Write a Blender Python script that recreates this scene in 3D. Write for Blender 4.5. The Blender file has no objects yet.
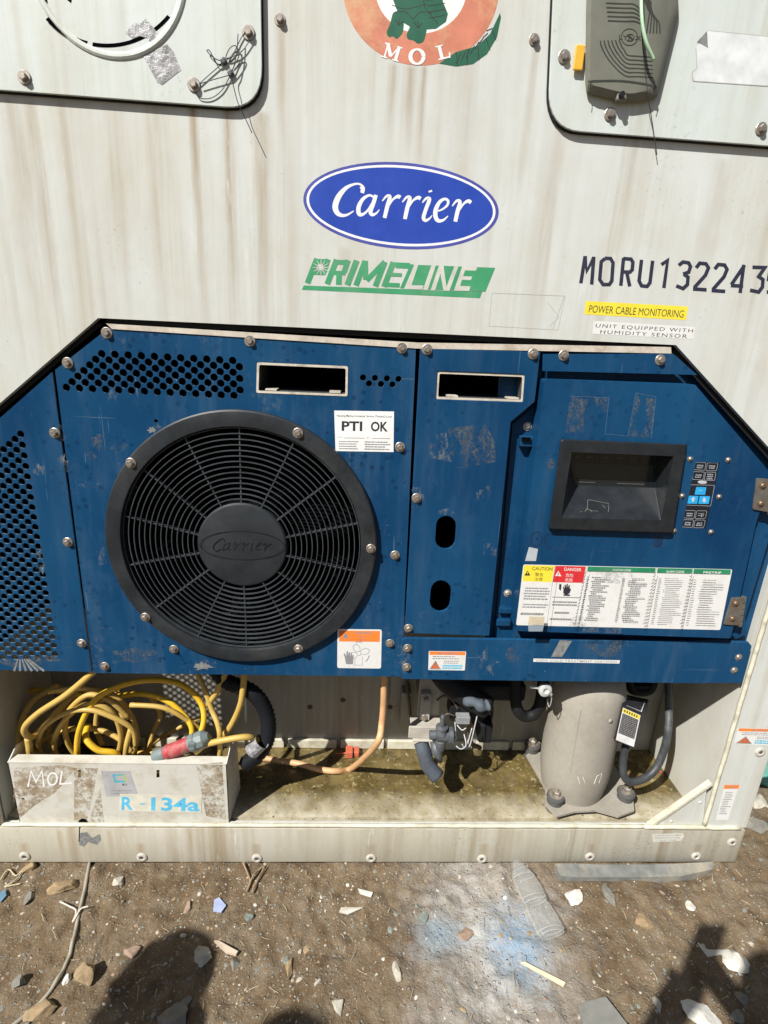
import bpy, bmesh, math, random
from mathutils import Vector, Matrix, noise
from mathutils.geometry import tessellate_polygon
PI = math.pi
random.seed(7)
sc = bpy.context.scene
COL = sc.collection

# ---------------------------------------------------------------- camera
D, ZC, FPX = 1.067, 1.307, 530.0
CF = Vector((0.0510, 0.9536, -0.2967)).normalized()
CR = Vector((0.9981, -0.0385, 0.0472)); CR = (CR - CF * CR.dot(CF)).normalized()
CU = CR.cross(CF).normalized()
CAM = Vector((0, -D, ZC))
cd = bpy.data.cameras.new('camera'); cam = bpy.data.objects.new('camera', cd); COL.objects.link(cam)
cam.matrix_world = Matrix((( CR.x, CU.x, -CF.x, CAM.x), (CR.y, CU.y, -CF.y, CAM.y), (CR.z, CU.z, -CF.z, CAM.z), (0, 0, 0, 1)))
cd.sensor_fit = 'VERTICAL'; cd.sensor_height = 36.0; cd.lens = 36.0 * FPX / 1024
cd.clip_start = 0.02; cd.clip_end = 2000
sc.camera = cam

# ---------------------------------------------------------------- light
SUN = Vector((0.487, 0.488, -0.724)).normalized()      # direction the light travels
w = bpy.data.worlds.new('World'); sc.world = w; w.use_nodes = True
nt = w.node_tree; nt.nodes.clear()
sky = nt.nodes.new('ShaderNodeTexSky'); sky.sky_type = 'NISHITA'; sky.sun_disc = False
sky.sun_elevation = math.asin(-SUN.z); sky.sun_rotation = math.atan2(-SUN.x, -SUN.y)
sky.air_density = 1.0; sky.dust_density = 1.6
bg = nt.nodes.new('ShaderNodeBackground'); bg.inputs[1].default_value = 0.05
wo = nt.nodes.new('ShaderNodeOutputWorld')
nt.links.new(sky.outputs[0], bg.inputs[0]); nt.links.new(bg.outputs[0], wo.inputs[0])
sd = bpy.data.lights.new('sun', 'SUN'); sd.energy = 5.0; sd.angle = math.radians(0.55); sd.color = (1, 0.97, 0.92)
so = bpy.data.objects.new('sun', sd); COL.objects.link(so)
so.rotation_euler = SUN.to_track_quat('-Z', 'Y').to_euler(); so.location = (-3, -3, 5)
sc.view_settings.view_transform = 'Standard'; sc.view_settings.look = 'None'
sc.view_settings.exposure = 0.50; sc.view_settings.gamma = 1; sc.view_settings.use_curve_mapping = False
sc.cycles.max_bounces = 6; sc.cycles.caustics_reflective = False; sc.cycles.caustics_refractive = False
sc.cycles.use_denoising = True

# ---------------------------------------------------------------- helpers
def ray(px, py):
    return CF + CR * ((px - 384) / FPX) - CU * ((py - 512) / FPX)
def W(px, py, y=0.0):                      # point seen at (px,py) on the vertical plane at depth y
    d = ray(px, py); return CAM + d * ((y + D) / d.y)
def WZ(px, py, z=0.0):                     # point seen at (px,py) on the level plane at height z
    d = ray(px, py); return CAM + d * ((z - ZC) / d.z)
def wloc(o):
    v = Vector((0, 0, 0))
    while o is not None: v += o.location; o = o.parent
    return v
def link(name, verts, faces, mats, parent=None, smooth=False, midx=None, label=None, cat=None, group=None, kind=None):
    me = bpy.data.meshes.new(name)
    off = wloc(parent)
    loc = Vector((0, 0, 0))
    if parent is None and cat:             # top-level single mesh: put its origin at its base
        xs = [v[0] for v in verts]; ys = [v[1] for v in verts]; zs = [v[2] for v in verts]
        loc = Vector(((min(xs) + max(xs)) / 2, (min(ys) + max(ys)) / 2, min(zs)))
    me.from_pydata([tuple(Vector(v) - off - loc) for v in verts], [], faces)
    if not isinstance(mats, (list, tuple)): mats = [mats]
    for m in mats: me.materials.append(m)
    if midx:
        for p, i in zip(me.polygons, midx): p.material_index = i
    me.update()
    if smooth:
        for p in me.polygons: p.use_smooth = True
        if smooth != 'all': me.set_sharp_from_angle(angle=math.radians(smooth if smooth is not True else 40))
    o = bpy.data.objects.new(name, me); COL.objects.link(o); o.location = loc
    if parent is not None: o.parent = parent
    tag(o, label, cat, group, kind)
    return o
def tag(o, label=None, cat=None, group=None, kind=None):
    if label: o['label'] = label
    if cat: o['category'] = cat
    if group: o['group'] = group
    if kind: o['kind'] = kind
    return o
def thing(name, loc, label, cat, group=None):
    o = bpy.data.objects.new(name, None); COL.objects.link(o); o.location = loc; o.empty_display_size = 0.05
    return tag(o, label, cat, group)
class MB:
    def __init__(s): s.v = []; s.f = []; s.m = []; s.ff = []; s.fm = []
    def add(s, vs, fs, mi=0):
        s.ff.append((vs, fs)); s.fm.append(mi)
        n = len(s.v); s.v += [Vector(v) for v in vs]; s.f += [tuple(i + n for i in f) for f in fs]; s.m += [mi] * len(fs); return s
    def build(s, name, mats, parent=None, **k):
        return link(name, s.v, s.f, mats, parent, midx=s.m, **k)
    def box(s, c, e, rot=None, mi=0, bev=0.0):
        bm = bmesh.new(); bmesh.ops.create_cube(bm, size=1)
        for v in bm.verts: v.co = Vector((v.co.x * e[0], v.co.y * e[1], v.co.z * e[2]))
        if bev: bmesh.ops.bevel(bm, geom=bm.edges[:], offset=bev, segments=2, affect='EDGES', profile=0.5)
        R = rot if rot is not None else Matrix.Identity(3)
        s.add([R @ v.co + Vector(c) for v in bm.verts], [[v.index for v in f.verts] for f in bm.faces], mi); bm.free(); return s
    def tube(s, pts, r, n=10, mi=0, caps=True, flat=1.0):
        pts = [Vector(p) for p in pts]; rr = r if isinstance(r, (list, tuple)) else [r] * len(pts)
        vs = []; fs = []; up = None
        for i, p in enumerate(pts):
            t = (pts[min(i + 1, len(pts) - 1)] - pts[max(i - 1, 0)])
            if t.length < 1e-9: t = Vector((0, 0, 1))
            t.normalize()
            if up is None: up = Vector((0, 0, 1)) if abs(t.z) < 0.9 else Vector((1, 0, 0))
            a = up - t * up.dot(t)
            if a.length < 1e-6: a = t.orthogonal()
            a.normalize(); b = t.cross(a); up = a
            for k in range(n):
                q = 2 * PI * k / n
                vs.append(p + a * math.cos(q) * rr[i] * flat + b * math.sin(q) * rr[i])
        for i in range(len(pts) - 1):
            for k in range(n):
                fs.append((i * n + k, i * n + (k + 1) % n, (i + 1) * n + (k + 1) % n, (i + 1) * n + k))
        if caps:
            fs.append(tuple(range(n - 1, -1, -1))); fs.append(tuple((len(pts) - 1) * n + k for k in range(n)))
        return s.add(vs, fs, mi)
    def lathe(s, prof, base, axis=(0, 0, 1), n=24, mi=0, ang0=0.0, cap=True):     # prof: (radius, along axis)
        ax = Vector(axis).normalized(); a = ax.orthogonal().normalized(); b = ax.cross(a); base = Vector(base)
        vs = []; fs = []
        for r, h in prof:
            for k in range(n):
                q = ang0 + 2 * PI * k / n
                vs.append(base + ax * h + (a * math.cos(q) + b * math.sin(q)) * r)
        for i in range(len(prof) - 1):
            for k in range(n):
                fs.append((i * n + k, i * n + (k + 1) % n, (i + 1) * n + (k + 1) % n, (i + 1) * n + k))
        if cap: fs.append(tuple(range(n - 1, -1, -1))); fs.append(tuple((len(prof) - 1) * n + k for k in range(n)))
        return s.add(vs, fs, mi)
    def hexa(s, c, mi=0):                  # 8 corners: front TL TR BR BL, back TL TR BR BL
        return s.add(c, [(0, 1, 2, 3), (7, 6, 5, 4), (0, 4, 5, 1), (1, 5, 6, 2), (2, 6, 7, 3), (3, 7, 4, 0)], mi)
def catmull(pts, k=6):
    pts = [Vector(p) for p in pts]; out = []
    P = [pts[0] * 2 - pts[1]] + pts + [pts[-1] * 2 - pts[-2]]
    for i in range(1, len(P) - 2):
        a, b, c, d = P[i - 1], P[i], P[i + 1], P[i + 2]
        for j in range(k):
            t = j / k
            out.append(0.5 * ((2 * b) + (c - a) * t + (2 * a - 5 * b + 4 * c - d) * t * t + (3 * b - a - 3 * c + d) * t ** 3))
    out.append(pts[-1]); return out
def path(spec, k=6):                       # spec: (px, py, depth)
    return catmull([W(*s) for s in spec], k)
def rounded(pts, r, n=5):                  # round the corners of a polygon of 2D (or px) points
    out = []; N = len(pts)
    for i in range(N):
        p = Vector(pts[i][:2]); a = Vector(pts[i - 1][:2]); b = Vector(pts[(i + 1) % N][:2])
        rr = r[i] if isinstance(r, (list, tuple)) else r
        if rr <= 0: out.append(tuple(p)); continue
        ua = (a - p); ub = (b - p); rr = min(rr, ua.length * .49, ub.length * .49); ua.normalize(); ub.normalize()
        s, e = p + ua * rr, p + ub * rr
        for j in range(n + 1):
            t = j / n; out.append(tuple((1 - t) ** 2 * s + 2 * t * (1 - t) * p + t * t * e))
    return out
def circ(cx, cz, r, n=12, a0=0.0, sx=1.0):
    return [(cx + r * sx * math.cos(a0 + 2 * PI * k / n), cz + r * math.sin(a0 + 2 * PI * k / n)) for k in range(n)]
def X(pts, y=0.0):                         # px list -> (x, z) on plane y
    return [((lambda q: (q.x, q.z))(W(p[0], p[1], y))) for p in pts]
def plate_mb(mb, outer, holes, y, th, mi=0, mside=None):
    # outer/holes in world (x,z); front face at y, back at y+th
    loops = [outer] + list(holes); allp = [p for l in loops for p in l]; n = len(allp)
    tris = tessellate_polygon([[Vector((p[0], p[1], 0)) for p in l] for l in loops])
    vs = [(p[0], y, p[1]) for p in allp] + [(p[0], y + th, p[1]) for p in allp]
    fs = []
    for t in tris:
        a, b, c = [Vector((allp[i][0], allp[i][1])) for i in t]
        ar = (b - a).cross(c - a) if hasattr((b - a), 'cross') else 0
        t = t if ar > 0 else (t[0], t[2], t[1])
        fs.append(tuple(t)); fs.append((t[0] + n, t[2] + n, t[1] + n))
    k = 0; nf = len(fs)
    for l in loops:
        m = len(l)
        for i in range(m):
            a, b = k + i, k + (i + 1) % m
            fs.append((a, a + n, b + n, b))
        k += m
    mb.add(vs, fs, mi)
    if mside is not None:
        for i in range(len(mb.m) - (len(fs) - nf), len(mb.m)): mb.m[i] = mside
    return mb
def plate(name, outer, holes, y, th, mat, parent, bevel=0.0, edge=None, **kw):
    mb = plate_mb(MB(), outer, holes, y, th, mside=1 if edge else None)
    if edge: mat = [mat, edge]
    o = mb.build(name, mat, parent, **kw)
    bm = bmesh.new(); bm.from_mesh(o.data); bmesh.ops.recalc_face_normals(bm, faces=bm.faces[:]); bm.to_mesh(o.data); bm.free()
    if bevel:
        m = o.modifiers.new('bevel', 'BEVEL'); m.width = bevel; m.segments = 2; m.limit_method = 'ANGLE'; m.angle_limit = 0.9
        m.harden_normals = False
    return o
class Ink:
    """flat print: polygons given in photo pixels, laid on the plane y; each polygon a hair nearer than the last"""
    def __init__(s, y): s.y = y; s.n = 0; s.mb = MB()
    def poly(s, pts, mi=0, step=0.00001):
        s.n += 1; y = s.y - 0.0002 - step * s.n
        q = [W(p[0], p[1], y) for p in pts]
        if len(q) == 3 or len(q) == 4: s.mb.add(q, [tuple(range(len(q)))], mi)
        else: s.mb.add(q, [tuple(t) for t in tessellate_polygon([[Vector((v.x, v.z, 0)) for v in q]])], mi)
        return s
    def ribbon(s, pts, wd, mi=0, smooth=0):
        P = [Vector(p[:2]) for p in pts]; ws = wd if isinstance(wd, (list, tuple)) else [wd] * len(P)
        if smooth:
            Q = catmull([Vector((p.x, p.y, ww)) for p, ww in zip(P, ws)], smooth)
            P = [Vector((q.x, q.y)) for q in Q]; ws = [q.z for q in Q]
        L = []; R = []
        for i, p in enumerate(P):
            t0 = (p - P[i - 1]).normalized() if i else None
            t1 = (P[i + 1] - p).normalized() if i < len(P) - 1 else None
            t = ((t0 or t1) + (t1 or t0)); t = t.normalized() if t.length > 1e-6 else (t0 or t1)
            nn = Vector((-t.y, t.x)); c = max(0.5, abs(nn.dot(Vector((-(t0 or t1).y, (t0 or t1).x)))))
            L.append(p + nn * ws[i] / 2 / c); R.append(p - nn * ws[i] / 2 / c)
        s.n += 1; y = s.y - 0.0002 - 0.00001 * s.n
        vs = [W(p.x, p.y, y) for p in L + R]; n = len(P)
        s.mb.add(vs, [(i, i + 1, n + i + 1, n + i) for i in range(n - 1)], mi); return s
    def text(s, body, p0, p1, h, mi=0, bold=0.0, shear=0.0, up=None, sp=1.0, slant=0.0):
        """fit body between p0 and p1 (px, baseline ends), cap height h px"""
        cu = bpy.data.curves.new('lettering', 'FONT'); cu.body = body; cu.offset = bold; cu.shear = shear; cu.space_character = sp
        cu.resolution_u = 3
        o = bpy.data.objects.new('lettering', cu); COL.objects.link(o)
        dg = bpy.context.evaluated_depsgraph_get(); me = o.evaluated_get(dg).to_mesh()
        if len(me.vertices):
            x0 = min(v.co.x for v in me.vertices); x1 = max(v.co.x for v in me.vertices)
            H = 0.73
            p0 = Vector(p0); p1 = Vector(p1); dx = (p1 - p0) / (x1 - x0)
            u = Vector((dx.y, -dx.x)).normalized() if up is None else Vector(up).normalized()
            u = u * (h / H)
            s.n += 1; y = s.y - 0.0002 - 0.00001 * s.n
            vs = []
            for v in me.vertices:
                p = p0 + dx * (v.co.x - x0) + u * v.co.y; vs.append(W(p.x, p.y, y))
            s.mb.add(vs, [tuple(p.vertices) for p in me.polygons], mi)
        o.evaluated_get(dg).to_mesh_clear(); bpy.data.objects.remove(o); bpy.data.curves.remove(cu)
        return s
    def build(s, name, mats, parent=None, **k):
        return s.mb.build(name, mats, parent, **k)
    def build_each(s, name, mats, parent):       # every patch an object of its own
        for f, mi in zip(s.mb.ff, s.mb.fm): MB().add(f[0], f[1], 0).build(name, mats[mi], parent)
def bil(q, u, v):                          # q: TL TR BR BL in px
    a = Vector(q[0]) * (1 - u) + Vector(q[1]) * u; b = Vector(q[3]) * (1 - u) + Vector(q[2]) * u
    return a * (1 - v) + b * v

# ---------------------------------------------------------------- materials
def M(name, color=(.5, .5, .5), rough=.5, metal=0.0, spec=0.5):
    m = bpy.data.materials.new(name); m.use_nodes = True
    b = m.node_tree.nodes['Principled BSDF']
    b.inputs['Base Color'].default_value = (*color, 1); b.inputs['Roughness'].default_value = rough
    b.inputs['Metallic'].default_value = metal; b.inputs['Specular IOR Level'].default_value = spec
    return m
class NG:
    def __init__(s, m): s.m = m; s.t = m.node_tree; s.b = s.t.nodes['Principled BSDF']; s.co = s.t.nodes.new('ShaderNodeTexCoord').outputs['Object']
    def N(s, ty, **kw):
        n = s.t.nodes.new(ty)
        for k, v in kw.items(): setattr(n, k, v)
        return n
    def L(s, a, b): s.t.links.new(a, b)
    def map(s, scale=(1, 1, 1), loc=(0, 0, 0), rot=(0, 0, 0)):
        n = s.N('ShaderNodeMapping'); n.inputs['Scale'].default_value = scale; n.inputs['Location'].default_value = loc; n.inputs['Rotation'].default_value = rot
        s.L(s.co, n.inputs[0]); return n.outputs[0]
    def noise(s, scale, detail=4, rough=.55, vec=None, dist=0.0):
        n = s.N('ShaderNodeTexNoise'); n.inputs['Scale'].default_value = scale; n.inputs['Detail'].default_value = detail
        n.inputs['Roughness'].default_value = rough; n.inputs['Distortion'].default_value = dist
        s.L(vec if vec is not None else s.co, n.inputs['Vector']); return n.outputs['Fac']
    def voro(s, scale, vec=None, feature='F1', out='Distance', rnd=1.0):
        n = s.N('ShaderNodeTexVoronoi', feature=feature); n.inputs['Scale'].default_value = scale; n.inputs['Randomness'].default_value = rnd
        s.L(vec if vec is not None else s.co, n.inputs['Vector']); return n.outputs[out]
    def ramp(s, v, a, b, lo=0.0, hi=1.0):
        n = s.N('ShaderNodeMapRange'); n.inputs[1].default_value = a; n.inputs[2].default_value = b; n.inputs[3].default_value = lo; n.inputs[4].default_value = hi
        n.clamp = True; s.L(v, n.inputs[0]); return n.outputs[0]
    def math(s, op, a, b=None):
        n = s.N('ShaderNodeMath', operation=op)
        for i, x in enumerate((a, b)):
            if x is None: continue
            if isinstance(x, (int, float)): n.inputs[i].default_value = x
            else: s.L(x, n.inputs[i])
        return n.outputs[0]
    def mix(s, f, a, b):
        n = s.N('ShaderNodeMix', data_type='RGBA')
        if isinstance(f, (int, float)): n.inputs[0].default_value = f
        else: s.L(f, n.inputs[0])
        for i, x in ((6, a), (7, b)):
            if isinstance(x, tuple): n.inputs[i].default_value = (*x, 1)
            else: s.L(x, n.inputs[i])
        return n.outputs[2]
    def xyz(s):
        n = s.N('ShaderNodeSeparateXYZ'); s.L(s.co, n.inputs[0]); return n.outputs
    def bump(s, h, st=.3, dist=.002):
        n = s.N('ShaderNodeBump'); n.inputs['Strength'].default_value = st; n.inputs['Distance'].default_value = dist
        s.L(h, n.inputs['Height']); s.L(n.outputs[0], s.b.inputs['Normal'])
    def color(s, c): s.L(c, s.b.inputs['Base Color'])
    def rough(s, r): s.L(r, s.b.inputs['Roughness'])

def white_paint(name, base=(.612, .634, .618), streak=(.36, .31, .22), amt=.45, grime=.5, runs=None):
    m = M(name, base, .45); g = NG(m)
    st = g.noise(1, 6, .62, g.map((30, 3, .9)), .4)
    st2 = g.noise(1, 4, .6, g.map((7, 3, .8), (3, 0, 5)))
    st3 = g.noise(1, 6, .7, g.map((75, 6, 2.2), (1, 2, 0)), .3)
    big = g.noise(2.6, 6, .65); blot = g.noise(11, 5, .65, g.map((1.3, 1, .6), (4, 4, 4)))
    f = g.math('MULTIPLY', g.math('MULTIPLY', g.ramp(st, .42, .66), g.ramp(st2, .36, .60)), amt)
    c = g.mix(g.ramp(big, .32, .7), base, (base[0] * .87, base[1] * .86, base[2] * .80))
    c = g.mix(g.ramp(blot, .46, .68, 0, .55), c, (base[0] * .86, base[1] * .82, base[2] * .72))
    c = g.mix(f, c, streak)
    c = g.mix(g.math('MULTIPLY', g.math('MULTIPLY', g.ramp(st3, .52, .72), g.ramp(big, .35, .6)), .6 * amt), c, (.27, .23, .16))
    sp = g.noise(140, 3, .7); sp2 = g.noise(9, 3, .6, g.map((1, 1, .6), (7, 1, 2)))
    c = g.mix(g.math('MULTIPLY', g.math('MULTIPLY', g.ramp(sp, .60, .70), g.ramp(sp2, .5, .7)), grime), c, (.13, .11, .08))
    if runs:
        x, y, z = g.xyz(); wob = g.noise(1, 4, .6, g.map((14, 2, 6), (2, 0, 9))); brk = g.noise(1, 5, .7, g.map((60, 4, 3.5), (5, 0, 1))); tot = None
        for (X0, zt, zb, wd, k_) in runs:
            d_ = g.math('ABSOLUTE', g.math('ADD', g.math('SUBTRACT', x, X0), g.math('MULTIPLY', g.math('SUBTRACT', wob, .5), wd * 1.6)))
            f_ = g.math('MULTIPLY', g.ramp(d_, wd * .1, wd, k_, 0), g.math('MULTIPLY', g.ramp(z, zb, zt - (zt - zb) * .3, 0, 1), g.ramp(z, zt - .004, zt + .004, 1, 0)))
            tot = f_ if tot is None else g.math('MAXIMUM', tot, f_)
        c = g.mix(g.math('MULTIPLY', tot, g.ramp(brk, .32, .60, .35, 1)), c, (.30, .225, .13))
    wh = g.noise(1, 5, .7, g.map((40, 6, 6), (8, 1, 1)))
    c = g.mix(g.math('MULTIPLY', g.ramp(wh, .62, .74), .5), c, (.68, .69, .67))
    g.color(c); g.rough(g.ramp(big, .3, .7, .36, .6)); g.bump(g.math('ADD', g.noise(13, 4, .5), g.math('MULTIPLY', g.noise(120, 3, .6), .06)), .2, .004)
    return m
def blue_paint(name, base=(.0042, .039, .105), wear=.6, seed=0.0):
    m = M(name, base, .4, spec=.16); g = NG(m)
    big = g.noise(4, 5, .6, g.map((1, 1, .7), (seed, 0, seed)))
    c = g.mix(g.ramp(big, .3, .7), base, (.0085, .064, .150))
    st = g.noise(1, 5, .65, g.map((26, 4, 3.0), (seed, 1, 0))); bl = g.noise(12, 6, .7, g.map((1, 1, .6), (seed, 2, 4)))
    c = g.mix(g.math('MULTIPLY', g.ramp(st, .5, .85), .50 * wear), c, (.075, .13, .20))
    c = g.mix(g.math('MULTIPLY', g.ramp(bl, .55, .75), .30 * wear), c, (.06, .12, .19))
    a = g.noise(6, 2, .5, g.map((1, 1, 1), (seed * 3, 5, 1))); b = g.noise(70, 5, .8, g.map((1, 1, .8)))
    f = g.math('MULTIPLY', g.ramp(a, .60, .70), g.ramp(b, .52, .62))
    c = g.mix(g.math('MULTIPLY', f, .35 * wear), c, (.13, .16, .18))
    v1 = g.noise(1, 2, .5, g.map((5, 5, 230), (1, seed, 2), (.3, .9, 0))); v2 = g.noise(1, 2, .5, g.map((200, 5, 6), (seed, 2, 2), (.1, .35, 0)))
    v = g.math('MAXIMUM', g.ramp(v1, .74, .76), g.ramp(v2, .74, .76))
    c = g.mix(g.math('MULTIPLY', v, .4 * wear), c, (.18, .25, .31))
    nick = g.noise(210, 3, .7, g.map((1, 1, .7), (seed, 3, 0))); nk2 = g.noise(10, 3, .6, g.map((1, 1, 1), (seed, 8, 0)))
    c = g.mix(g.math('MULTIPLY', g.math('MULTIPLY', g.ramp(nick, .70, .74), g.ramp(nk2, .48, .6)), .8 * wear), c, (.40, .45, .48))
    d = g.ramp(g.voro(48, g.map((1, 1, 1), (seed, 0, 3)), rnd=1), .20, .27, 1, 0); e = g.ramp(g.noise(5, 2, .5, g.map((1, 1, 1), (9, seed, 0))), .47, .55)
    c = g.mix(g.math('MULTIPLY', g.math('MULTIPLY', d, e), .6 * min(1, wear * 1.3)), c, (.0035, .024, .07))
    g.color(c); g.rough(g.math('ADD', g.ramp(big, .3, .7, .3, .42), g.math('MULTIPLY', f, .3)))
    g.bump(g.math('ADD', g.noise(5, 2, .5, g.map((1, 1, 1), (seed, 0, 2))), g.math('MULTIPLY', g.noise(16, 3, .5), .35)), .45, .005)
    return m
def simple(name, color, rough=.5, metal=0.0, var=.15, sc_=30, bump=.1, dirt=None, damt=.5, bd=.001, dsc=12, spec=.5):
    m = M(name, color, rough, metal, spec); g = NG(m)
    n = g.noise(sc_, 5, .6)
    c = g.mix(g.ramp(n, .3, .7), tuple(x * (1 - var) for x in color), tuple(min(1, x * (1 + var)) for x in color))
    if dirt: c = g.mix(g.math('MULTIPLY', g.ramp(g.noise(dsc, 6, .7), .48, .66), damt), c, dirt)
    g.color(c); g.rough(g.ramp(n, .2, .8, max(.05, rough - .08), min(1, rough + .08)))
    if bump: g.bump(g.noise(sc_ * 2, 4, .6), bump, bd)
    return m
_runs = []
for a_, b_, c_, d_, e_ in ((30, 102, 335, 9, .55), (193, 104, 335, 6, .95), (228, 108, 330, 7, .85), (262, 112, 330, 12, .6), (112, 106, 325, 14, .4), (412, 66, 168, 9, .6), (424, 66, 175, 5, .8), (394, 64, 160, 7, .5),
                           (281, 26, 170, 5, .55), (536, 46, 215, 5, .5), (62, 102, 300, 6, .5), (152, 105, 345, 16, .4), (345, 248, 322, 9, .35), (640, 125, 300, 7, .3), (722, 160, 340, 12, .3), (470, 60, 260, 16, .25), (8, 98, 380, 14, .45), (560, 130, 330, 9, .3)):
    A_, B_ = W(a_, b_), W(a_ + (b_ - c_) * -.0, c_); _runs.append((A_.x - .056, A_.z, B_.z, d_ * .0018, e_))
WALL = white_paint('weathered white panel', runs=_runs)
_rr = []
for a_ in (25, 142, 257, 371, 482, 590, 696):
    A_ = W(a_, 852); _rr.append((A_.x - .056, A_.z + .03, A_.z - .05, .016, .7))
for a_, e_ in ((60, .5), (190, .35), (300, .4), (430, .5), (520, .35), (640, .45), (665, .6), (110, .4)):
    A_ = W(a_, 830); _rr.append((A_.x - .056, A_.z, A_.z - .09, .010, e_))
RAIL = white_paint('dirty cream rail', (.48, .46, .395), (.25, .19, .11), .7, grime=1.0, runs=_rr)
HATCH = white_paint('white hatch paint', (.60, .655, .64), (.37, .32, .24), .45)
SIDEW_LIT = white_paint('sunlit recess side paint', (.60, .60, .56), (.3, .25, .17), .5, grime=.7)  # sunlit copy of the recess paint, kept pale for the side walls
INNER_SHADE = white_paint('recess lining', (.36, .36, .335), (.2, .16, .1), .6, grime=.9)  # shaded copy of the recess paint, darkened for the back wall
BLUE = blue_paint('worn blue paint', seed=1.0)
BLUE2 = blue_paint('blue paint of fan panel', wear=1.0, seed=4.0)
BLUE3 = blue_paint('glossy blue door paint', (.0026, .030, .088), wear=.4, seed=9.0)
BEAD = simple('bright edge bead', (.60, .57, .45), .5, var=.15, dirt=(.30, .25, .16), damt=.6, dsc=20)
BLACK = simple('black rubber', (.010, .011, .012), .65, spec=.25)
DARK = simple('near-black interior shade', (.003, .0034, .004), .95, spec=0.0)  # near-black without sheen: shade painted into interiors, slots and holes
CAVITY = simple('shaded slot inside', (.05, .052, .05), .8, dirt=(.02, .02, .02))  # cream slot walls toned dark for the shade inside
PLAST = simple('black grille plastic', (.016, .020, .024), .42, var=.3, sc_=20, dirt=(.055, .055, .052), damt=.5, dsc=7)
BARM = simple('grille bar plastic', (.045, .052, .058), .3, var=.3, sc_=20)
HUBM = simple('grille hub plastic', (.015, .019, .023), .55, var=.2, sc_=20, dirt=(.035, .037, .04), damt=.5)
STEEL = simple('dull steel', (.42, .38, .33), .42, .75, var=.3, sc_=90, dirt=(.2, .12, .07), damt=.35, dsc=40)
GREYM = simple('grey stone paint', (.32, .295, .25), .6, var=.06, sc_=90, dirt=(.22, .195, .15), damt=.45, dsc=9, bump=.1)
INKK = simple('black print', (.02, .02, .025), .6, bump=0)
NAVY = simple('navy print', (.02, .022, .045), .6, var=.3, sc_=120, bump=0)
WHITEI = simple('white print', (.80, .80, .78), .5, var=.05, bump=0, dirt=(.5, .5, .5), damt=.2)
ROYAL = simple('royal blue print', (.022, .062, .38), .35, var=.08, bump=0)
GREENI = simple('green print', (.045, .29, .13), .5, var=.08, bump=0, dirt=(.25, .35, .25), damt=.3)
DGREEN = simple('dark green print', (.016, .11, .06), .5, var=.12, bump=0)
SALMON = simple('faded salmon print', (.56, .20, .125), .5, var=.15, sc_=25, bump=0, dirt=(.62, .40, .20), damt=.7, dsc=22)
YELLOW = simple('yellow sticker', (.80, .66, .05), .4, var=.06, bump=0)
ORANGE = simple('orange sticker', (.84, .22, .04), .4, var=.06, bump=0)
REDI = simple('red sticker', (.62, .03, .035), .4, var=.06, bump=0)
PAPER = simple('white sticker', (.72, .72, .70), .45, var=.06, bump=0, dirt=(.45, .42, .36), damt=.35, dsc=30)
GINK = simple('grey small print', (.24, .24, .25), .6, bump=0)
CYANI = simple('cyan print', (.10, .45, .62), .5, bump=0)
FOIL = simple('torn silver tape', (.33, .33, .33), .4, .2, var=.45, sc_=60, bump=.5, bd=.003, dirt=(.12, .11, .1), damt=.5, dsc=50)
PRIMER = simple('scraped grey primer', (.20, .205, .20), .7, var=.4, sc_=120, bump=.3)
YCABLE = simple('yellow cable', (.68, .42, .02), .45, var=.12, dirt=(.25, .15, .03), damt=.35, dsc=30)
PCABLE = simple('faded yellow cable', (.52, .35, .085), .5, var=.15, dirt=(.22, .15, .07), damt=.4, dsc=30)
BRASS = simple('brass screw', (.22, .15, .10), .45, .6)

# ================================================================ ground
def ground_h(x, y):
    h = noise.noise(Vector((x * 5, y * 5, 0))) * .008 + noise.noise(Vector((x * 16, y * 16, 3))) * .0075
    h += noise.noise(Vector((x * 45, y * 45, 7))) * .0045
    h += .010 * max(0, noise.noise(Vector((x * 28 + 9, y * 28, 1))))
    return -0.012 + h
def gz(x, y): return ground_h(x, y)
def axis(lo, hi, step, far):
    a = []; v = lo
    while v < hi: a.append(v); v += step
    g_ = step * 1.5; v = hi
    while v < far: a.append(v); v += g_; g_ *= 1.35
    a.append(far)
    g_ = step * 1.5; v = lo - g_; b = []
    while v > -far: b.append(v); g_ *= 1.35; v -= g_
    b.append(-far)
    return b[::-1] + a
gx = axis(-1.05, 1.55, .0075, 400); gy = axis(-.62, .12, .0065, 400)
vs = [(x, y, ground_h(x, y) if abs(x) < 3 and abs(y) < 3 else -.012) for y in gy for x in gx]
nx = len(gx)
fs = [(j * nx + i, j * nx + i + 1, (j + 1) * nx + i + 1, (j + 1) * nx + i) for j in range(len(gy) - 1) for i in range(nx - 1)]
DIRT = M('dry stony dirt', (.2, .15, .1), .95, spec=.2); g = NG(DIRT)
n1 = g.noise(3.5, 6, .6); n2 = g.noise(26, 6, .65); n3 = g.noise(120, 4, .7)
c = g.mix(g.ramp(n1, .35, .68), (.118, .080, .043), (.172, .124, .075))
c = g.mix(g.ramp(n2, .42, .72), c, (.20, .16, .11))
c = g.mix(g.ramp(g.noise(9, 5, .6, g.map((1, 1, 1), (4, 4, 0))), .55, .68, 0, .7), c, (.085, .055, .032))
nv = g.N('ShaderNodeTexVoronoi', feature='F1'); nv.inputs['Scale'].default_value = 95; g.L(g.co, nv.inputs['Vector'])
sep = g.N('ShaderNodeSeparateColor'); g.L(nv.outputs['Color'], sep.inputs[0])
chips = g.math('MULTIPLY', g.ramp(nv.outputs['Distance'], .22, .34, 1, 0), g.ramp(sep.outputs[0], .80, .84))
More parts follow.
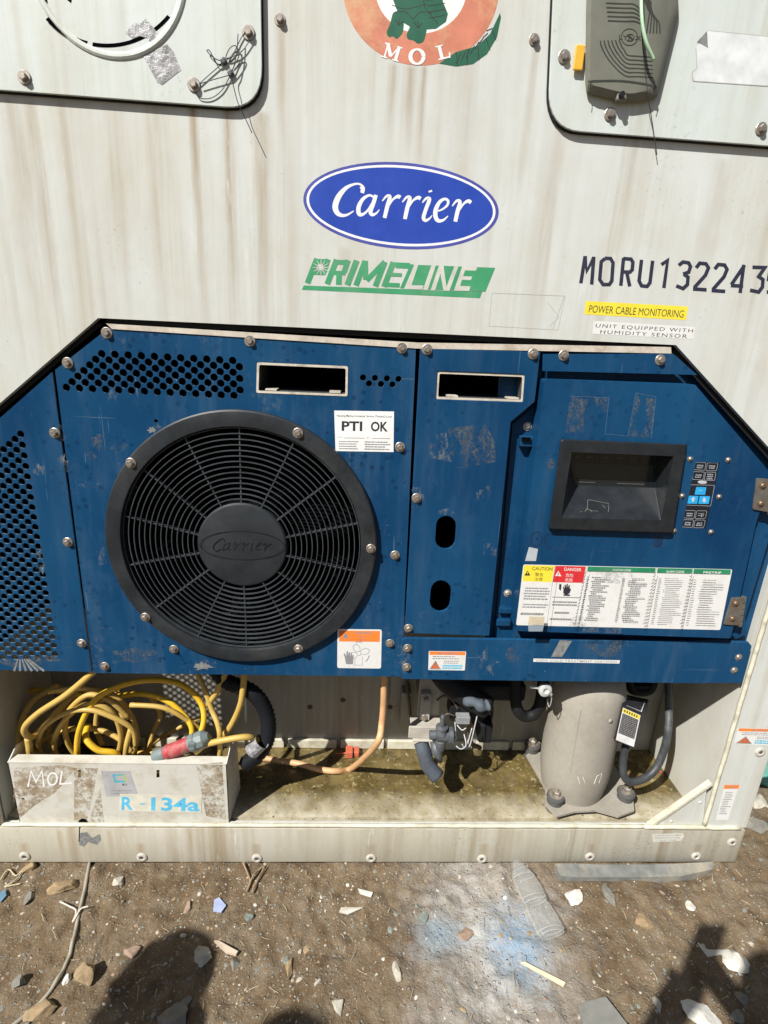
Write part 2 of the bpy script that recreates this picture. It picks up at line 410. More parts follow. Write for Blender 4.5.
c = g.mix(g.math('MULTIPLY', chips, .8), c, g.mix(sep.outputs[1], (.32, .28, .21), (.22, .24, .23)))
nv2 = g.N('ShaderNodeTexVoronoi', feature='F1'); nv2.inputs['Scale'].default_value = 260; g.L(g.co, nv2.inputs['Vector'])
sp2 = g.N('ShaderNodeSeparateColor'); g.L(nv2.outputs['Color'], sp2.inputs[0])
c = g.mix(g.math('MULTIPLY', g.ramp(nv2.outputs['Distance'], .2, .35, 1, 0), g.ramp(sp2.outputs[0], .84, .88, 0, .8)), c, (.38, .33, .25))
# spilled whitish-blue powder with a broken edge; its broad whitish part also paints haze
def spot(cx, cy, rx, ry, n, soft=.5):
    x, y, z = g.xyz()
    a = g.math('POWER', g.math('DIVIDE', g.math('SUBTRACT', x, cx), rx), 2.0)
    a.node.use_clamp = False
    b = g.math('POWER', g.math('DIVIDE', g.math('SUBTRACT', y, cy), ry), 2.0)
    r = g.math('SQRT', g.math('ADD', a, b))
    r = g.math('ADD', r, g.math('MULTIPLY', g.math('SUBTRACT', n, .5), 1.5))
    return g.ramp(r, soft, 1.15, 1, 0)
pw = WZ(492, 925, -.012); pb = WZ(508, 945, -.012); pb2 = WZ(440, 940, -.012)
nn = g.noise(14, 6, .7)
c = g.mix(g.math('MULTIPLY', spot(pw.x - .01, pw.y - .03, .21, .34, nn, .05), g.ramp(g.noise(38, 5, .75), .30, .54, .35, 1)), c, (.42, .41, .385))
c = g.mix(g.math('MULTIPLY', spot(pb.x + .02, pb.y, .085, .11, g.noise(18, 6, .75, g.map((1, 1, 1), (2, 1, 0))), .1), g.ramp(g.noise(60, 5, .75), .35, .6, .3, .75)), c, (.16, .31, .47))
c = g.mix(g.math('MULTIPLY', spot(pb2.x + .0, pb2.y + .01, .075, .06, nn, .1), .6), c, (.20, .30, .38))
g.color(c)
hh = g.math('ADD', g.math('MULTIPLY', n2, .8), g.math('ADD', g.math('MULTIPLY', n3, .5), g.math('MULTIPLY', chips, .5)))
g.bump(hh, 1.0, .009)
grd = link('ground', vs, fs, DIRT, smooth='all', kind='structure')

ROCKM = {}
def rockmat(key, col):
    if key not in ROCKM: ROCKM[key] = simple(key, col, .9, var=.3, sc_=60, bump=.6, bd=.002, dirt=tuple(x * .55 for x in col), damt=.5, dsc=35)
    return ROCKM[key]
R_TAN = rockmat('tan stone', (.30, .215, .12)); R_GREY = rockmat('grey stone', (.19, .18, .15)); R_PALE = rockmat('pale stone', (.42, .39, .32))
R_GREEN = rockmat('greenish stone', (.20, .23, .20)); R_PINK = rockmat('pinkish stone', (.30, .21, .15)); R_WHITE = rockmat('white stone', (.58, .56, .50))
def rock_geo(mb, c, e, rz, seed, mi=0, sub=4, flatten=0.0, ang=.35):
    rnd = random.Random(seed); bm = bmesh.new(); bmesh.ops.create_icosphere(bm, subdivisions=sub, radius=.5)
    planes = [(Vector((rnd.gauss(0, 1), rnd.gauss(0, 1), rnd.gauss(0, 1))).normalized(), rnd.uniform(.20, .36)) for _ in range(12)]
    R = Matrix.Rotation(rz, 3, 'Z'); vs = []
    for v in bm.verts:
        p = v.co.copy()
        for nrm, dd in planes:
            q = p.dot(nrm)
            if q > dd: p -= nrm * (q - dd)
        p *= 1 + .10 * noise.noise(p * 5 + Vector((seed, 0, 0))) + .05 * noise.noise(p * 14 + Vector((0, seed, 0)))
        vs.append(R @ Vector((p.x * e[0], p.y * e[1], p.z * e[2])) * 1.2 + Vector(c))
    mb.add(vs, [[v.index for v in f.verts] for f in bm.faces], mi); bm.free(); return mb
# pebbles and chips nobody could count
pm = MB(); rnd = random.Random(11)
def shard(mb, c, s, mi, rnd, flat=.45):
    vs = []; k = 6; a0 = rnd.uniform(0, 6)
    el = rnd.uniform(.5, 1)
    ra = [rnd.uniform(.6, 1.15) for _ in range(k)]; rot = rnd.uniform(0, 6)
    for lv, (rr, hz) in enumerate(((1.0, -.3), (.9, .25), (.45, .55))):
        for i in range(k):
            a = a0 + 2 * PI * i / k; x, y = math.cos(a) * ra[i] * rr * s, math.sin(a) * ra[i] * rr * s * el
            vs.append((c[0] + x * math.cos(rot) - y * math.sin(rot), c[1] + x * math.sin(rot) + y * math.cos(rot), c[2] + (hz + rnd.uniform(-.08, .08)) * s * flat))
    fs = [(l * k + i, l * k + (i + 1) % k, (l + 1) * k + (i + 1) % k, (l + 1) * k + i) for l in range(2) for i in range(k)] + [tuple(2 * k + i for i in range(k))]
    mb.add(vs, fs, mi)
for i in range(15000):
    x = rnd.uniform(-1.0, 1.6); y = rnd.uniform(-.55, .01) if x < 1.08 else rnd.uniform(-.55, 1.2)
    if noise.noise(Vector((x * 3, y * 3, 2))) < rnd.uniform(-.9, .5) - .15: continue
    s = min(.014, .0009 + rnd.expovariate(1 / .0013)) if rnd.random() > .012 else rnd.uniform(.005, .012)
    shard(pm, (x, y, gz(x, y) - s * .06), s, rnd.choices(range(6), (3, 8, 4, 2, 2, .5))[0], rnd)
pm.build('gravel', [R_TAN, R_GREY, R_PALE, R_GREEN, R_PINK, R_WHITE], kind='stuff')
bits = MB()
for i in range(150):
    x = rnd.uniform(-1.0, 1.3); y = rnd.uniform(-.5, -.01); a = rnd.uniform(0, PI); l = rnd.uniform(.004, .016); z = gz(x, y) + .003
    dx, dy = math.cos(a) * l, math.sin(a) * l
    bits.tube([(x - dx, y - dy, z), (x, y + rnd.uniform(-.002, .002), z + .002), (x + dx, y + dy, z + rnd.uniform(-.002, .003))], rnd.uniform(.0004, .0008), 4)
bits.build('straw_litter', simple('dry straw', (.45, .38, .25), .8), kind='stuff')

SL = {}
def stone(px, py, wpx, hpx, rz, m, label, seed, ht=.5, name='stone'):
    p = WZ(px, py, -.008); sx = wpx * (p - CAM).length / 560 ; sy = hpx * (p - CAM).length / 430
    sx *= .82; sy *= .82; e = (sx, sy, min(sx, sy) * ht * 1.2)
    mb = rock_geo(MB(), (p.x, p.y, gz(p.x, p.y) + e[2] * .16), e, rz, seed)
    return mb.build(name, m, label=label, cat='stone', group='loose stones on the dirt', smooth=30)
stones = [
 (65, 887, 24, 14, .3, R_TAN, 'flat tan stone left of the buried grey cable near the rail', 1, .5),
 (86, 975, 20, 14, .6, R_TAN, 'orange-brown wedge stone right beside the grey cable', 2, .9),
 (44, 1010, 24, 14, .5, R_TAN, 'large ochre stone at the bottom left where the cable passes', 3, .6),
 (28, 869, 12, 8, 0, R_TAN, 'small brown stone under the left end of the rail', 4, .7),
 (30, 898, 10, 9, 0, R_GREY, 'small grey round stone in the dirt at far left', 5, .6),
 (19, 984, 14, 10, .2, R_GREY, 'grey stone left of the cable near the ochre stone', 6, .6),
 (67, 979, 9, 9, .2, R_WHITE, 'small white pebble touching the cable beside the wedge stone', 7, .7),
 (132, 950, 15, 11, .5, R_PINK, 'pinkish flat stone at the left edge of the head shadow', 8, .4),
 (188, 907, 9, 12, .2, R_PINK, 'small pinkish stone between the rail and the blue plastic chip', 9, .5),
 (176, 1016, 34, 22, .3, R_GREY, 'big grey slab stone inside the head shadow at the bottom edge', 10, .4),
 (183, 1003, 12, 18, -.4, R_GREY, 'upright grey flake stone inside the head shadow', 11, .5),
 (235, 965, 12, 11, .5, R_GREY, 'pale grey round stone right of the bone-coloured stick', 12, .5),
 (203, 957, 20, 14, .9, R_PALE, 'chalky white crumbling lump at the right edge of the head shadow', 13, .35),
 (119, 882, 11, 9, .9, R_PALE, 'pale stone just below the rail right of the cable', 14, .5),
 (290, 968, 8, 17, 0, R_TAN, 'thin brown upright stone in open dirt at centre left', 15, .5),
 (338, 1005, 10, 17, .1, R_PALE, 'small cream oval stone near the bottom centre', 16, .5),
 (397, 972, 8, 12, .2, R_PALE, 'small cream stone right of centre above the bottom edge', 17, .5),
 (248, 917, 9, 7, 0, R_GREEN, 'greenish pebble below the third rail bolt', 18, .5),
 (643, 922, 15, 17, .6, R_TAN, 'square beige stone between the bottle and the phone shadow', 19, .35),
 (610, 898, 12, 16, 0, R_GREY, 'grey stone under the rubber strip', 20, .4),
 (572, 897, 20, 13, .5, R_WHITE, 'chalk-white crumbled lump right of the crushed bottle', 21, .4),
 (467, 932, 16, 10, .2, R_PINK, 'reddish stone lying in the pale powder', 22, .4),
 (742, 998, 12, 11, 0, R_GREY, 'dark grey round stone within the shadow at lower right', 23, .6),
 (657, 1005, 8, 11, .1, R_PALE, 'small pale tooth-shaped stone left of the photographer shadow', 24, .5),
 (700, 1016, 34, 16, -.7, R_WHITE, 'long broken white lump between the two lower right shadows', 25, .4),
 (424, 918, 12, 9, .3, R_GREEN, 'greenish grey pebble left of the pale powder', 26, .5),
 (760, 803, 18, 12, .3, R_PALE, 'cream rubble lump right of the bottom rail corner', 27, .6),
 (752, 826, 30, 14, -.6, R_GREY, 'long grey rubble stone beyond the rail corner', 28, .5),
 (690, 906, 9, 8, 0, R_WHITE, 'small white chip above the phone shadow', 29, .5),
 (735, 1016, 12, 8, 0, R_GREY, 'flat grey stone at the bottom edge within the right shadow', 30, .4),
]
for s in stones: stone(*s)

def flat_px(name, pts, z, th, mat, label, cat, tilt=0.0, **k):
    P = [WZ(a, b, z) for a, b in pts]; mb = MB(); n = len(P)
    top = [Vector((p.x, p.y, gz(p.x, p.y) + th + .004 + tilt * i)) for i, p in enumerate(P)]
    tr = tessellate_polygon([[Vector((p.x, p.y, 0)) for p in P]])
    mb.add(top + [t - Vector((0, 0, th)) for t in top], [tuple(t) for t in tr] + [tuple(i + n for i in t) for t in tr] + [(i, (i + 1) % n, n + (i + 1) % n, n + i) for i in range(n)])
    return mb.build(name, mat, label=label, cat=cat, **k)
flat_px('plastic_chip', [(214, 899), (219, 896), (226, 903), (221, 911), (213, 910)], 0, .002, simple('lilac plastic', (.36, .42, .62), .35), 'pale blue plastic chip lying on the dirt below the tray', 'plastic scrap')
flat_px('wood_splinter', [(521, 961), (525, 961), (566, 981), (564, 984)], 0, .004, simple('pale wood', (.62, .5, .33), .8), 'thin pale wooden stick lying below the crushed bottle', 'stick')
flat_px('bone_stick', [(214, 941), (219, 941), (238, 952), (236, 955), (226, 952)], 0, .007, simple('bone wood', (.52, .42, .32), .8), 'short bone-coloured stick right of the head shadow', 'stick')
flat_px('plastic_fragment', [(358, 888), (373, 893), (371, 898), (360, 894)], 0, .002, simple('white plastic scrap', (.6, .6, .55), .5), 'small white torn plastic piece below the middle of the rail', 'plastic scrap')
flat_px('plaster_sliver', [(341, 906), (363, 907), (348, 912), (339, 911)], 0, .003, simple('plaster', (.5, .47, .4), .8), 'long pale plaster sliver left of the powder', 'plaster scrap')
flat_px('tile_fragment', [(578, 1003), (606, 995), (640, 1040), (590, 1050)], 0, .006, simple('grey tile', (.20, .20, .18), .6, dirt=(.12, .1, .07)), 'grey rectangular tile fragment cut by the bottom edge', 'tile')
mb = MB(); q = [WZ(a, b, .004) for a, b in ((578, 1004), (606, 996))]
mb.tube([q[0] + Vector((0, 0, .006)), q[1] + Vector((0, 0, .006))], .0025, 6)
# crumpled plastic bag
def cloth_lump(name, cx, cy, rx, ry, h, mat, label, cat, seed, tail=None):
    p = WZ(cx, cy, 0); n = 22; m = 9; vs = []; fs = []
    for j in range(m + 1):
        for i in range(n):
            a = 2 * PI * i / n; r = j / m
            x = math.cos(a) * rx * r; y = math.sin(a) * ry * r
            f = 1 + .25 * noise.noise(Vector((math.cos(a) * 2 + seed, math.sin(a) * 2, 0)))
            x *= f; y *= f; gx_, gy_ = p.x + x, p.y + y
            z = gz(gx_, gy_) + .002 + h * (1 - r ** 2) * (1 + .5 * noise.noise(Vector((x * 60, y * 60, seed)))) + .006 * abs(noise.noise(Vector((x * 90, y * 90, seed + 5)))) * (1 - r)
            vs.append((gx_, gy_, z))
    for j in range(m):
        for i in range(n): fs.append((j * n + i, j * n + (i + 1) % n, (j + 1) * n + (i + 1) % n, (j + 1) * n + i))
    mb = MB().add(vs, fs)
    if tail:
        a, b = tail; A = p + Vector((a, b, .01)); mb.tube([p + Vector((-rx * .6, 0, h * .7)), (p + A) / 2 + Vector((-.01, 0, .012)), A, A + Vector((-.012, .02, .004))], [.012, .005, .009, .002], 7, flat=.5)
    return mb.build(name, mat, label=label, cat=cat, smooth=50)
cloth_lump('plastic_bag', 737, 958, .032, .026, .016, simple('crumpled bag plastic', (.50, .48, .42), .4, dirt=(.25, .22, .16)), 'crumpled off-white plastic bag scrap beside the photographer shadow', 'plastic bag', 3, (-.07, .004))

# crushed clear bottle
bot = thing('crushed_bottle', WZ(533, 905, 0), 'crushed clear plastic bottle lying against the bottom rail', 'bottle')
CLEAR = M('clear thin plastic', (.55, .57, .56), .1); g = NG(CLEAR)
CLEAR.node_tree.nodes['Principled BSDF'].inputs['Alpha'].default_value = .17
a = WZ(520, 868, .02); b = WZ(552, 935, .012); ax_ = (b - a); L_ = ax_.length; mb = MB()
pts = [a + ax_ * t for t in (0, .12, .3, .5, .55, .6, .8, .97, 1)]; rad = [.022, .030, .033, .031, .027, .032, .034, .034, .030]
for p in pts: p.z = .014
mb.tube(pts, rad, 18, flat=.45); mb.build('bottle_body', CLEAR, bot, smooth=60)
RIBC = M('plastic rib edge', (.62, .64, .62), .2); RIBC.node_tree.nodes['Principled BSDF'].inputs['Alpha'].default_value = .26
sd_ = ax_.cross(Vector((0, 0, 1))).normalized(); mb = MB()
for t_, r_ in ((.12, .030), (.46, .0315), (.52, .028), (.95, .0345), (1.0, .031)):
    c_ = a + ax_ * t_; c_.z = .014
    mb.tube([c_ + sd_ * r_ * math.cos(q_) + Vector((0, 0, r_ * .46 * math.sin(q_))) + ax_ * .012 * math.sin(q_ * 2 + t_ * 9) * .3 for q_ in [PI * 2 * i / 22 for i in range(23)]], .0009, 5)
for sg_ in (-1, 1): mb.tube([Vector((p.x, p.y, .014)) + sd_ * sg_ * rr__ * .98 for p, rr__ in zip(pts, rad)], .0010, 5)
mb.tube([a + ax_ * .6 + Vector((0, 0, .012)), a + ax_ * .75 + sd_ * .01 + Vector((0, 0, .014)), a + ax_ * .9 + Vector((0, 0, .012))], .0008, 4)
mb.build('bottle_rib', RIBC, bot, smooth='all')
mb = MB(); mb.tube([a + Vector((0, 0, -.006)) - ax_ * .12, a + Vector((0, 0, -.004))], [.012, .02], 14, flat=.7); mb.build('bottle_neck', CLEAR, bot, smooth=60)
# rubber strip
mb = MB(); P = [(554, 868), (575, 868), (600, 869), (640, 869), (680, 868), (712, 866)]; Q = [(560, 879), (580, 880), (605, 880), (640, 880), (680, 879), (712, 872)]
vs = []
for (p, q) in zip(P, Q):
    A = WZ(*p, -.004); B = WZ(*q, -.004); vs += [A + Vector((0, 0, .016)), B + Vector((0, 0, .010)), B + Vector((0, 0, -.012)), A + Vector((0, 0, -.006))]
fs = [(4 * i + k, 4 * i + (k + 1) % 4, 4 * i + 4 + (k + 1) % 4, 4 * i + 4 + k) for i in range(len(P) - 1) for k in range(4)] + [(0, 1, 2, 3), (20, 23, 22, 21)]
mb.add(vs, fs); mb.build('rubber_strip', simple('dusty grey rubber', (.16, .165, .155), .8, var=.3, dirt=(.34, .30, .22), damt=.8, dsc=9), label='flattened dusty grey rubber strip lying under the rail at right', cat='rubber strip')
# grey cable in the dirt
cp = catmull([WZ(a, b, -.002) for a, b in ((90, 860), (84, 890), (77, 918), (72, 945), (62, 970), (50, 990), (30, 1010), (0, 1034))], 8)
for p in cp: p.z = gz(p.x, p.y) + .003
MB().tube(cp, .0042, 8).build('buried_cable', simple('dusty grey cable', (.30, .27, .21), .8), label='long dusty grey cable running from under the rail to the bottom left', cat='cable', smooth='all')
cp = catmull([WZ(a, b, .002) for a, b in ((60, 902), (70, 905), (76, 910), (72, 920), (80, 909), (88, 906))], 5)
for p in cp: p.z = gz(p.x, p.y) + .009
MB().tube(cp, .0018, 6).build('knotted_string', simple('white string', (.6, .57, .48), .8), label='short white string tied round the grey cable in the dirt', cat='string')
cp = catmull([WZ(a, b, 0) for a, b in ((243, 862), (250, 880), (246, 890), (256, 872), (264, 866), (255, 884), (252, 892))], 5)
for p in cp: p.z = gz(p.x, p.y) + .008
MB().tube(cp, .0022, 6).build('dry_root', simple('dry root', (.28, .2, .12), .9), label='curled dry root below the third rail bolt', cat='root')
cp = catmull([WZ(a, b, 0) for a, b in ((0, 878), (8, 868), (16, 873), (24, 866), (14, 880), (4, 886), (20, 882))], 5)
for p in cp: p.z = gz(p.x, p.y) + .006
MB().tube(cp, .0016, 6).build('straw_tangle', simple('pale straw', (.5, .43, .28), .9), label='tangle of pale straw under the left end of the rail', cat='straw')
flat_px('blue_paper_scrap', [(-4, 893), (5, 888), (6, 894), (0, 901)], 0, .002, simple('blue scrap', (.1, .2, .3), .5), 'dark blue scrap at the left edge of the dirt', 'plastic scrap')

# green drum seen beyond the right end
dr = thing('steel_drum', (1.46, .42, 0), 'turquoise drum edge showing beyond the right end of the rail', 'drum')
MB().lathe([(.17, 0), (.175, .01), (.17, .03), (.17, .18), (.176, .19), (.17, .2), (.17, .34), (.175, .35), (.16, .345)], (1.46, .42, -.01), n=36).build('drum_body', simple('turquoise paint', (.12, .38, .33), .5, dirt=(.2, .2, .15)), dr, smooth=40)

# ================================================================ housing
XL, XR, ZF, YB = -.862, .955, .123, .285       # recess left, right, floor, back
H0 = thing('refrigeration_unit_housing', (.056, .2, 0), 'weathered white refrigeration unit housing with logos, round-cornered hatches and a dirty lower recess', 'container unit')
OX0, OX1, OZ1 = -.956, 1.072, 2.235
opening = [(XL, ZF), (XR, ZF), (.958, W(803, 487).z)] + X([(676, 345), (98, 318)])
p0, p1 = X([(98, 318), (0, 403)]); sl = (p1[1] - p0[1]) / (p1[0] - p0[0])
opening.append((XL, p0[1] + sl * (XL - p0[0])))
mb = plate_mb(MB(), [(OX0, ZF + .0005), (OX0, OZ1), (OX1, OZ1), (OX1, ZF + .0005)][::-1] if False else [(OX0, ZF - .002), (OX1, ZF - .002), (OX1, OZ1), (OX0, OZ1)],
              [[(a, max(b, ZF + .001)) for a, b in opening]], 0, .012)
fw = mb.build('front_wall', WALL, H0)
bm = bmesh.new(); bm.from_mesh(fw.data); bmesh.ops.recalc_face_normals(bm, faces=bm.faces[:]); bm.to_mesh(fw.data); bm.free()
# bottom rail (folded sheet), seams
MB().box(((OX0 + OX1) / 2, .012, ZF / 2 - .003), (OX1 - OX0, .028, ZF - .008), bev=.003).build('bottom_rail', RAIL, H0, smooth=30)
MB().box(((OX0 + OX1) / 2, .27, 1.2), (OX1 - OX0 - .006, .4, 2.06), bev=0) if False else None
# recess lining
FLOOR = M('stained recess floor', (.4, .38, .3), .6); g = NG(FLOOR)
x, y, z = g.xyz()
wob = g.noise(7, 5, .7); 
edge = g.ramp(g.math('ADD', y, g.math('MULTIPLY', wob, .10)), -.115, -.035)      # object y: housing base is at y=.2
moss = g.mix(g.ramp(g.noise(22, 5, .65), .35, .62), (.062, .046, .015), (.17, .125, .045))
moss = g.mix(g.ramp(g.noise(60, 5, .75), .56, .66, 0, .8), moss, (.42, .37, .2))
pale = g.mix(g.ramp(g.noise(30, 5, .7), .4, .65), (.50, .46, .35), (.34, .29, .18))
c = g.mix(edge, pale, moss)
c = g.mix(g.ramp(g.noise(8, 6, .75, g.map((1, 1, 1), (1, 7, 0))), .5, .66, 0, .55), c, (.16, .12, .06))
c = g.mix(g.ramp(g.noise(90, 3, .6, g.map((1, 1, 1), (3, 2, 0))), .62, .70, 0, .8), c, (.05, .045, .03))
g.color(c); g.rough(g.ramp(g.noise(20, 3), .4, .6, .12, .6)); g.bump(g.noise(60, 4, .6), .4, .002)
MB().box(((XL + XR) / 2, YB / 2 + .013, ZF - .010), (XR - XL, YB - .026, .02)).build('recess_floor', FLOOR, H0)
MB().box(((XL + XR) / 2, YB + .006, .9), (XR - XL, .012, 1.6)).build('recess_back_wall', INNER_SHADE, H0)
MB().box((XR + .006, YB / 2 + .008, .8), (.012, YB - .02, 1.38)).build('recess_side_wall', SIDEW_LIT, H0)
MB().box((XL - .006, YB / 2 + .008, .8), (.012, YB - .02, 1.38)).build('recess_side_wall', SIDEW_LIT, H0)
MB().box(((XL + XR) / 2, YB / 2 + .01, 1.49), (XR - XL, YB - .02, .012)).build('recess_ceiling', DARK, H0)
# base flange along the back of the floor with notches
fm = MB(); xx = XL + .12
while xx < XR - .1:
    l_ = random.uniform(.10, .19); fm.box((xx + l_ / 2, YB - .006, ZF + .016), (l_, .010, .030), bev=.002); xx += l_ + .012
fm.build('back_flange', BEAD, H0)
# outer side and rear of the housing
MB().box((OX1 - .006, .21, 1.115), (.012, .39, 2.22)).build('side_panel', WALL, H0)
MB().box((OX0 + .006, .21, 1.115), (.012, .39, 2.22)).build('side_panel', WALL, H0)
MB().box(((OX0 + OX1) / 2, .412, 1.115), (OX1 - OX0, .012, 2.23)).build('rear_wall', WALL, H0)
MB().box(((OX0 + OX1) / 2, .21, 2.24), (OX1 - OX0, .41, .012)).build('top_panel', WALL, H0)
MB().box(((OX0 + OX1) / 2, .215, .02), (OX1 - OX0 - .03, .37, .03)).build('base_panel', INNER_SHADE, H0)
# bright beads: rail edge and right post edge
mb = MB()
def wob_line(a, b, n, j=.0007):
    return [a.lerp(b, i / n) + Vector((random.uniform(-j, j), 0, random.uniform(-j, j))) for i in range(n + 1)]
mb.tube(wob_line(Vector((XL, .001, ZF)), Vector((.80, .001, ZF + .001)), 60), .0052, 8)
mb.tube(wob_line(Vector((.79, -.001, ZF + .002)), Vector((1.055, -.001, ZF - .001)), 14), .0058, 8)
mb.tube(wob_line(Vector((XR, .001, ZF)), Vector((XR + .004, .001, 1.0)), 40), .0055, 8)
mb.tube(wob_line(Vector((XL, .001, ZF)), Vector((XL, .001, 1.0)), 40), .0058, 8)
mb.build('edge_bead', BEAD, H0, smooth='all')
# gusset
GZ = W(711, 787).z
gs = plate('gusset_plate', X([(649, 828), (706, 789), (702, 828)], .006), [], .004, .006, WALL, H0)
mb = MB(); a = W(650, 827, .0); b = W(712, 784, .0); dz = (b - a).normalized(); nrm = Vector((-dz.z, 0, dz.x))
mb.hexa([a + nrm * .004 + Vector((0, -.002, 0)), b + nrm * .004 + Vector((0, -.002, 0)), b - nrm * .003 + Vector((0, -.002, 0)), a - nrm * .003 + Vector((0, -.002, 0)),
         a + nrm * .004 + Vector((0, .013, 0)), b + nrm * .004 + Vector((0, .013, 0)), b - nrm * .003 + Vector((0, .013, 0)), a - nrm * .003 + Vector((0, .013, 0))])
mb.build('gusset_flange', BEAD, gs)
for px, py in ((671, 821), (700, 802)):
    MB().lathe([(.004, 0), (.004, .001), (.0025, .003)], W(px, py, .004), (0, -1, 0), 10).build('rivet', WALL, gs)
# white lip over the blue panels
plate('top_lip', X([(106, 323.5), (417, 342.5), (671, 347), (671.5, 353.5), (417, 348.5), (112, 329)], .003), [], .003, .006, simple('cream lip', (.55, .50, .42), .5, dirt=(.25, .12, .06), damt=.5, dsc=25), H0)
# black gasket strips behind the opening edges, also painting the gap's shadow
mb = MB()
def gap(a, b, wd=.012, y0=.013, y1=.016):
    A, B = W(*a), W(*b); d_ = (B - A).normalized(); n_ = Vector((-d_.z, 0, d_.x)) * wd * .8
    mb.add([Vector((p.x, y0, p.z)) for p in (A - n_, B - n_, B + n_, A + n_)], [(0, 1, 2, 3)])
gap((94, 318), (680, 345.5)); gap((674, 343), (815, 500)); gap((100, 316), (-60, 454))
mb.build('opening_gasket_shade', BLACK, H0)

# bolts ---------------------------------------------------------------
def bolt_geo(r=.008, wr=.0125, rim=True):
    mb = MB()
    mb.lathe([(wr, 0), (wr, .0014), (wr * .92, .002), (r * .9, .002)], (0, 0, 0), (0, -1, 0), 18)
    mb.lathe([(r, .002), (r, .0068), (r * .82, .0082)], (0, 0, 0), (0, -1, 0), 6, ang0=.3)
    return mb
_bm = {}
def bolt(px, py, y, parent, r=.0062, wr=.0105, mat=None, name='bolt', ang=None):
    key = (r, wr, (mat or STEEL).name, name)
    if key not in _bm:
        me = bpy.data.meshes.new(name); b_ = bolt_geo(r, wr); me.from_pydata([tuple(v) for v in b_.v], [], b_.f); me.materials.append(mat or STEEL); me.update(); _bm[key] = me
    o = bpy.data.objects.new(name, _bm[key]); COL.objects.link(o); o.parent = parent
    o.location = W(px, py, y) - wloc(parent); o.rotation_euler = (0, random.uniform(0, PI) if ang is None else ang, 0)
    return o
def dome(px, py, y, parent, r=.006, mat=None, name='rivet'):
    key = ('dome', r, (mat or STEEL).name, name)
    if key not in _bm:
        b_ = MB().lathe([(r * 1.35, 0), (r * 1.35, .0012), (r, .0012), (r * .95, .0022), (r * .7, .0036), (r * .3, .0044), (r * .29, .003)], (0, 0, 0), (0, -1, 0), 18)
        me = bpy.data.meshes.new(name); me.from_pydata([tuple(v) for v in b_.v], [], b_.f); me.materials.append(mat or STEEL); me.update()
        for p in me.polygons: p.use_smooth = True
        me.set_sharp_from_angle(angle=.7); _bm[key] = me
    o = bpy.data.objects.new(name, _bm[key]); COL.objects.link(o); o.parent = parent; o.location = W(px, py, y) - wloc(parent)
    o.rotation_euler = (0, random.uniform(0, PI), 0)
    return o
for px, py in ((280, 20), (534, 40)): bolt(px, py, 0, H0, .006, .009)
RF = simple('painted fastener', (.52, .50, .44), .5, dirt=(.2, .15, .09), damt=.8, dsc=70)
BR = [o for o in H0.children if o.name.startswith('bottom_rail')][0]
def rail_fastener(px, py, y, parent):
    if 'rf' not in _bm:
        b_ = MB().lathe([(.0135, 0), (.0132, .0022), (.010, .0036), (.0062, .0036), (.0055, .0015)], (0, 0, 0), (0, -1, 0), 20)
        n_ = len(b_.f); b_.lathe([(.0052, 0), (.0052, .0017)], (.0008, 0, -.0008), (0, -1, 0), 10, mi=1)
        me = bpy.data.meshes.new('rail_fastener'); me.from_pydata([tuple(v) for v in b_.v], [], b_.f); me.materials.append(RF); me.materials.append(simple('dark socket', (.08, .06, .05), .6)); me.update()
        for p, i in zip(me.polygons, b_.m): p.material_index = i
        _bm['rf'] = me
    o = bpy.data.objects.new('rail_fastener', _bm['rf']); COL.objects.link(o); o.parent = parent; o.location = W(px, py, y) - wloc(parent); o.rotation_euler = (0, random.uniform(0, 6), 0)
for px, py in ((25, 856), (142, 857), (257, 858), (371, 858), (482, 858.5), (590, 856.5), (696, 856)): rail_fastener(px, py, -.002, BR)
rail_fastener(732, 842, -.002, BR); rail_fastener(760, 752, 0, H0)
dome(-2, 820, 0, H0)

# seam cut in the rail at left
ink = Ink(-.002)
ink.poly([(79, 826), (80, 826), (79.5, 842), (78.5, 842)], 0)
ink.build('rail_seam', [DARK], BR); ink = Ink(-.002)
ink.poly([(80, 833), (87, 832), (92, 838), (100, 834), (101, 840), (97, 845), (88, 842), (84, 847), (79, 845)], 1)
ink.build('rail_scuff', [DARK, PRIMER], BR); ink = Ink(-.002)
ink.poly([(652, 834), (683, 833), (684, 836), (681, 841), (653, 842)], 2)
for i, (a, b) in enumerate(((655, 681), (655, 680), (660, 676))):
    ink.text(('IT IS NOT ALLOWED TO OPERATE', 'MACHINERY WITHOUT A COVER', 'UNDER IT PLEASE')[i], (a, 836.3 + i * 2.4), (b, 836.0 + i * 2.4), 1.4, 3, bold=.01)
ink.build('rail_label', [DARK, PRIMER, simple('clear film label', (.58, .57, .5), .4, bump=0), GINK], BR)

# ---------------------------------------------------------------- hatches
def hatch(outer_px, radii, y, name):
    o = X(outer_px); q = rounded(o, radii, 8)
    cx = sum(p[0] for p in q) / len(q); cz = sum(p[1] for p in q) / len(q)
    h = plate(name, q, [], -y, y * .55, HATCH, H0, bevel=.0022)
    grow = lambda q_, d_: [(a + d_ * (1 if a > cx else -1), b + d_ * (1 if b > cz else -1)) for a, b in q_]
    plate('hatch_gasket', grow(q, .0022), [], -y * .45, y * .45 - .0003, BLACK, h)
    return h
hl = hatch([(-190, -250), (258, -250), (263.5, 112), (-190, 78)], [.03, .03, .062, .03], .010, 'access_hatch')
hr = hatch([(562, -250), (965, -250), (965, 163), (546, 131)], [.03, .03, .03, .058], .010, 'access_hatch')
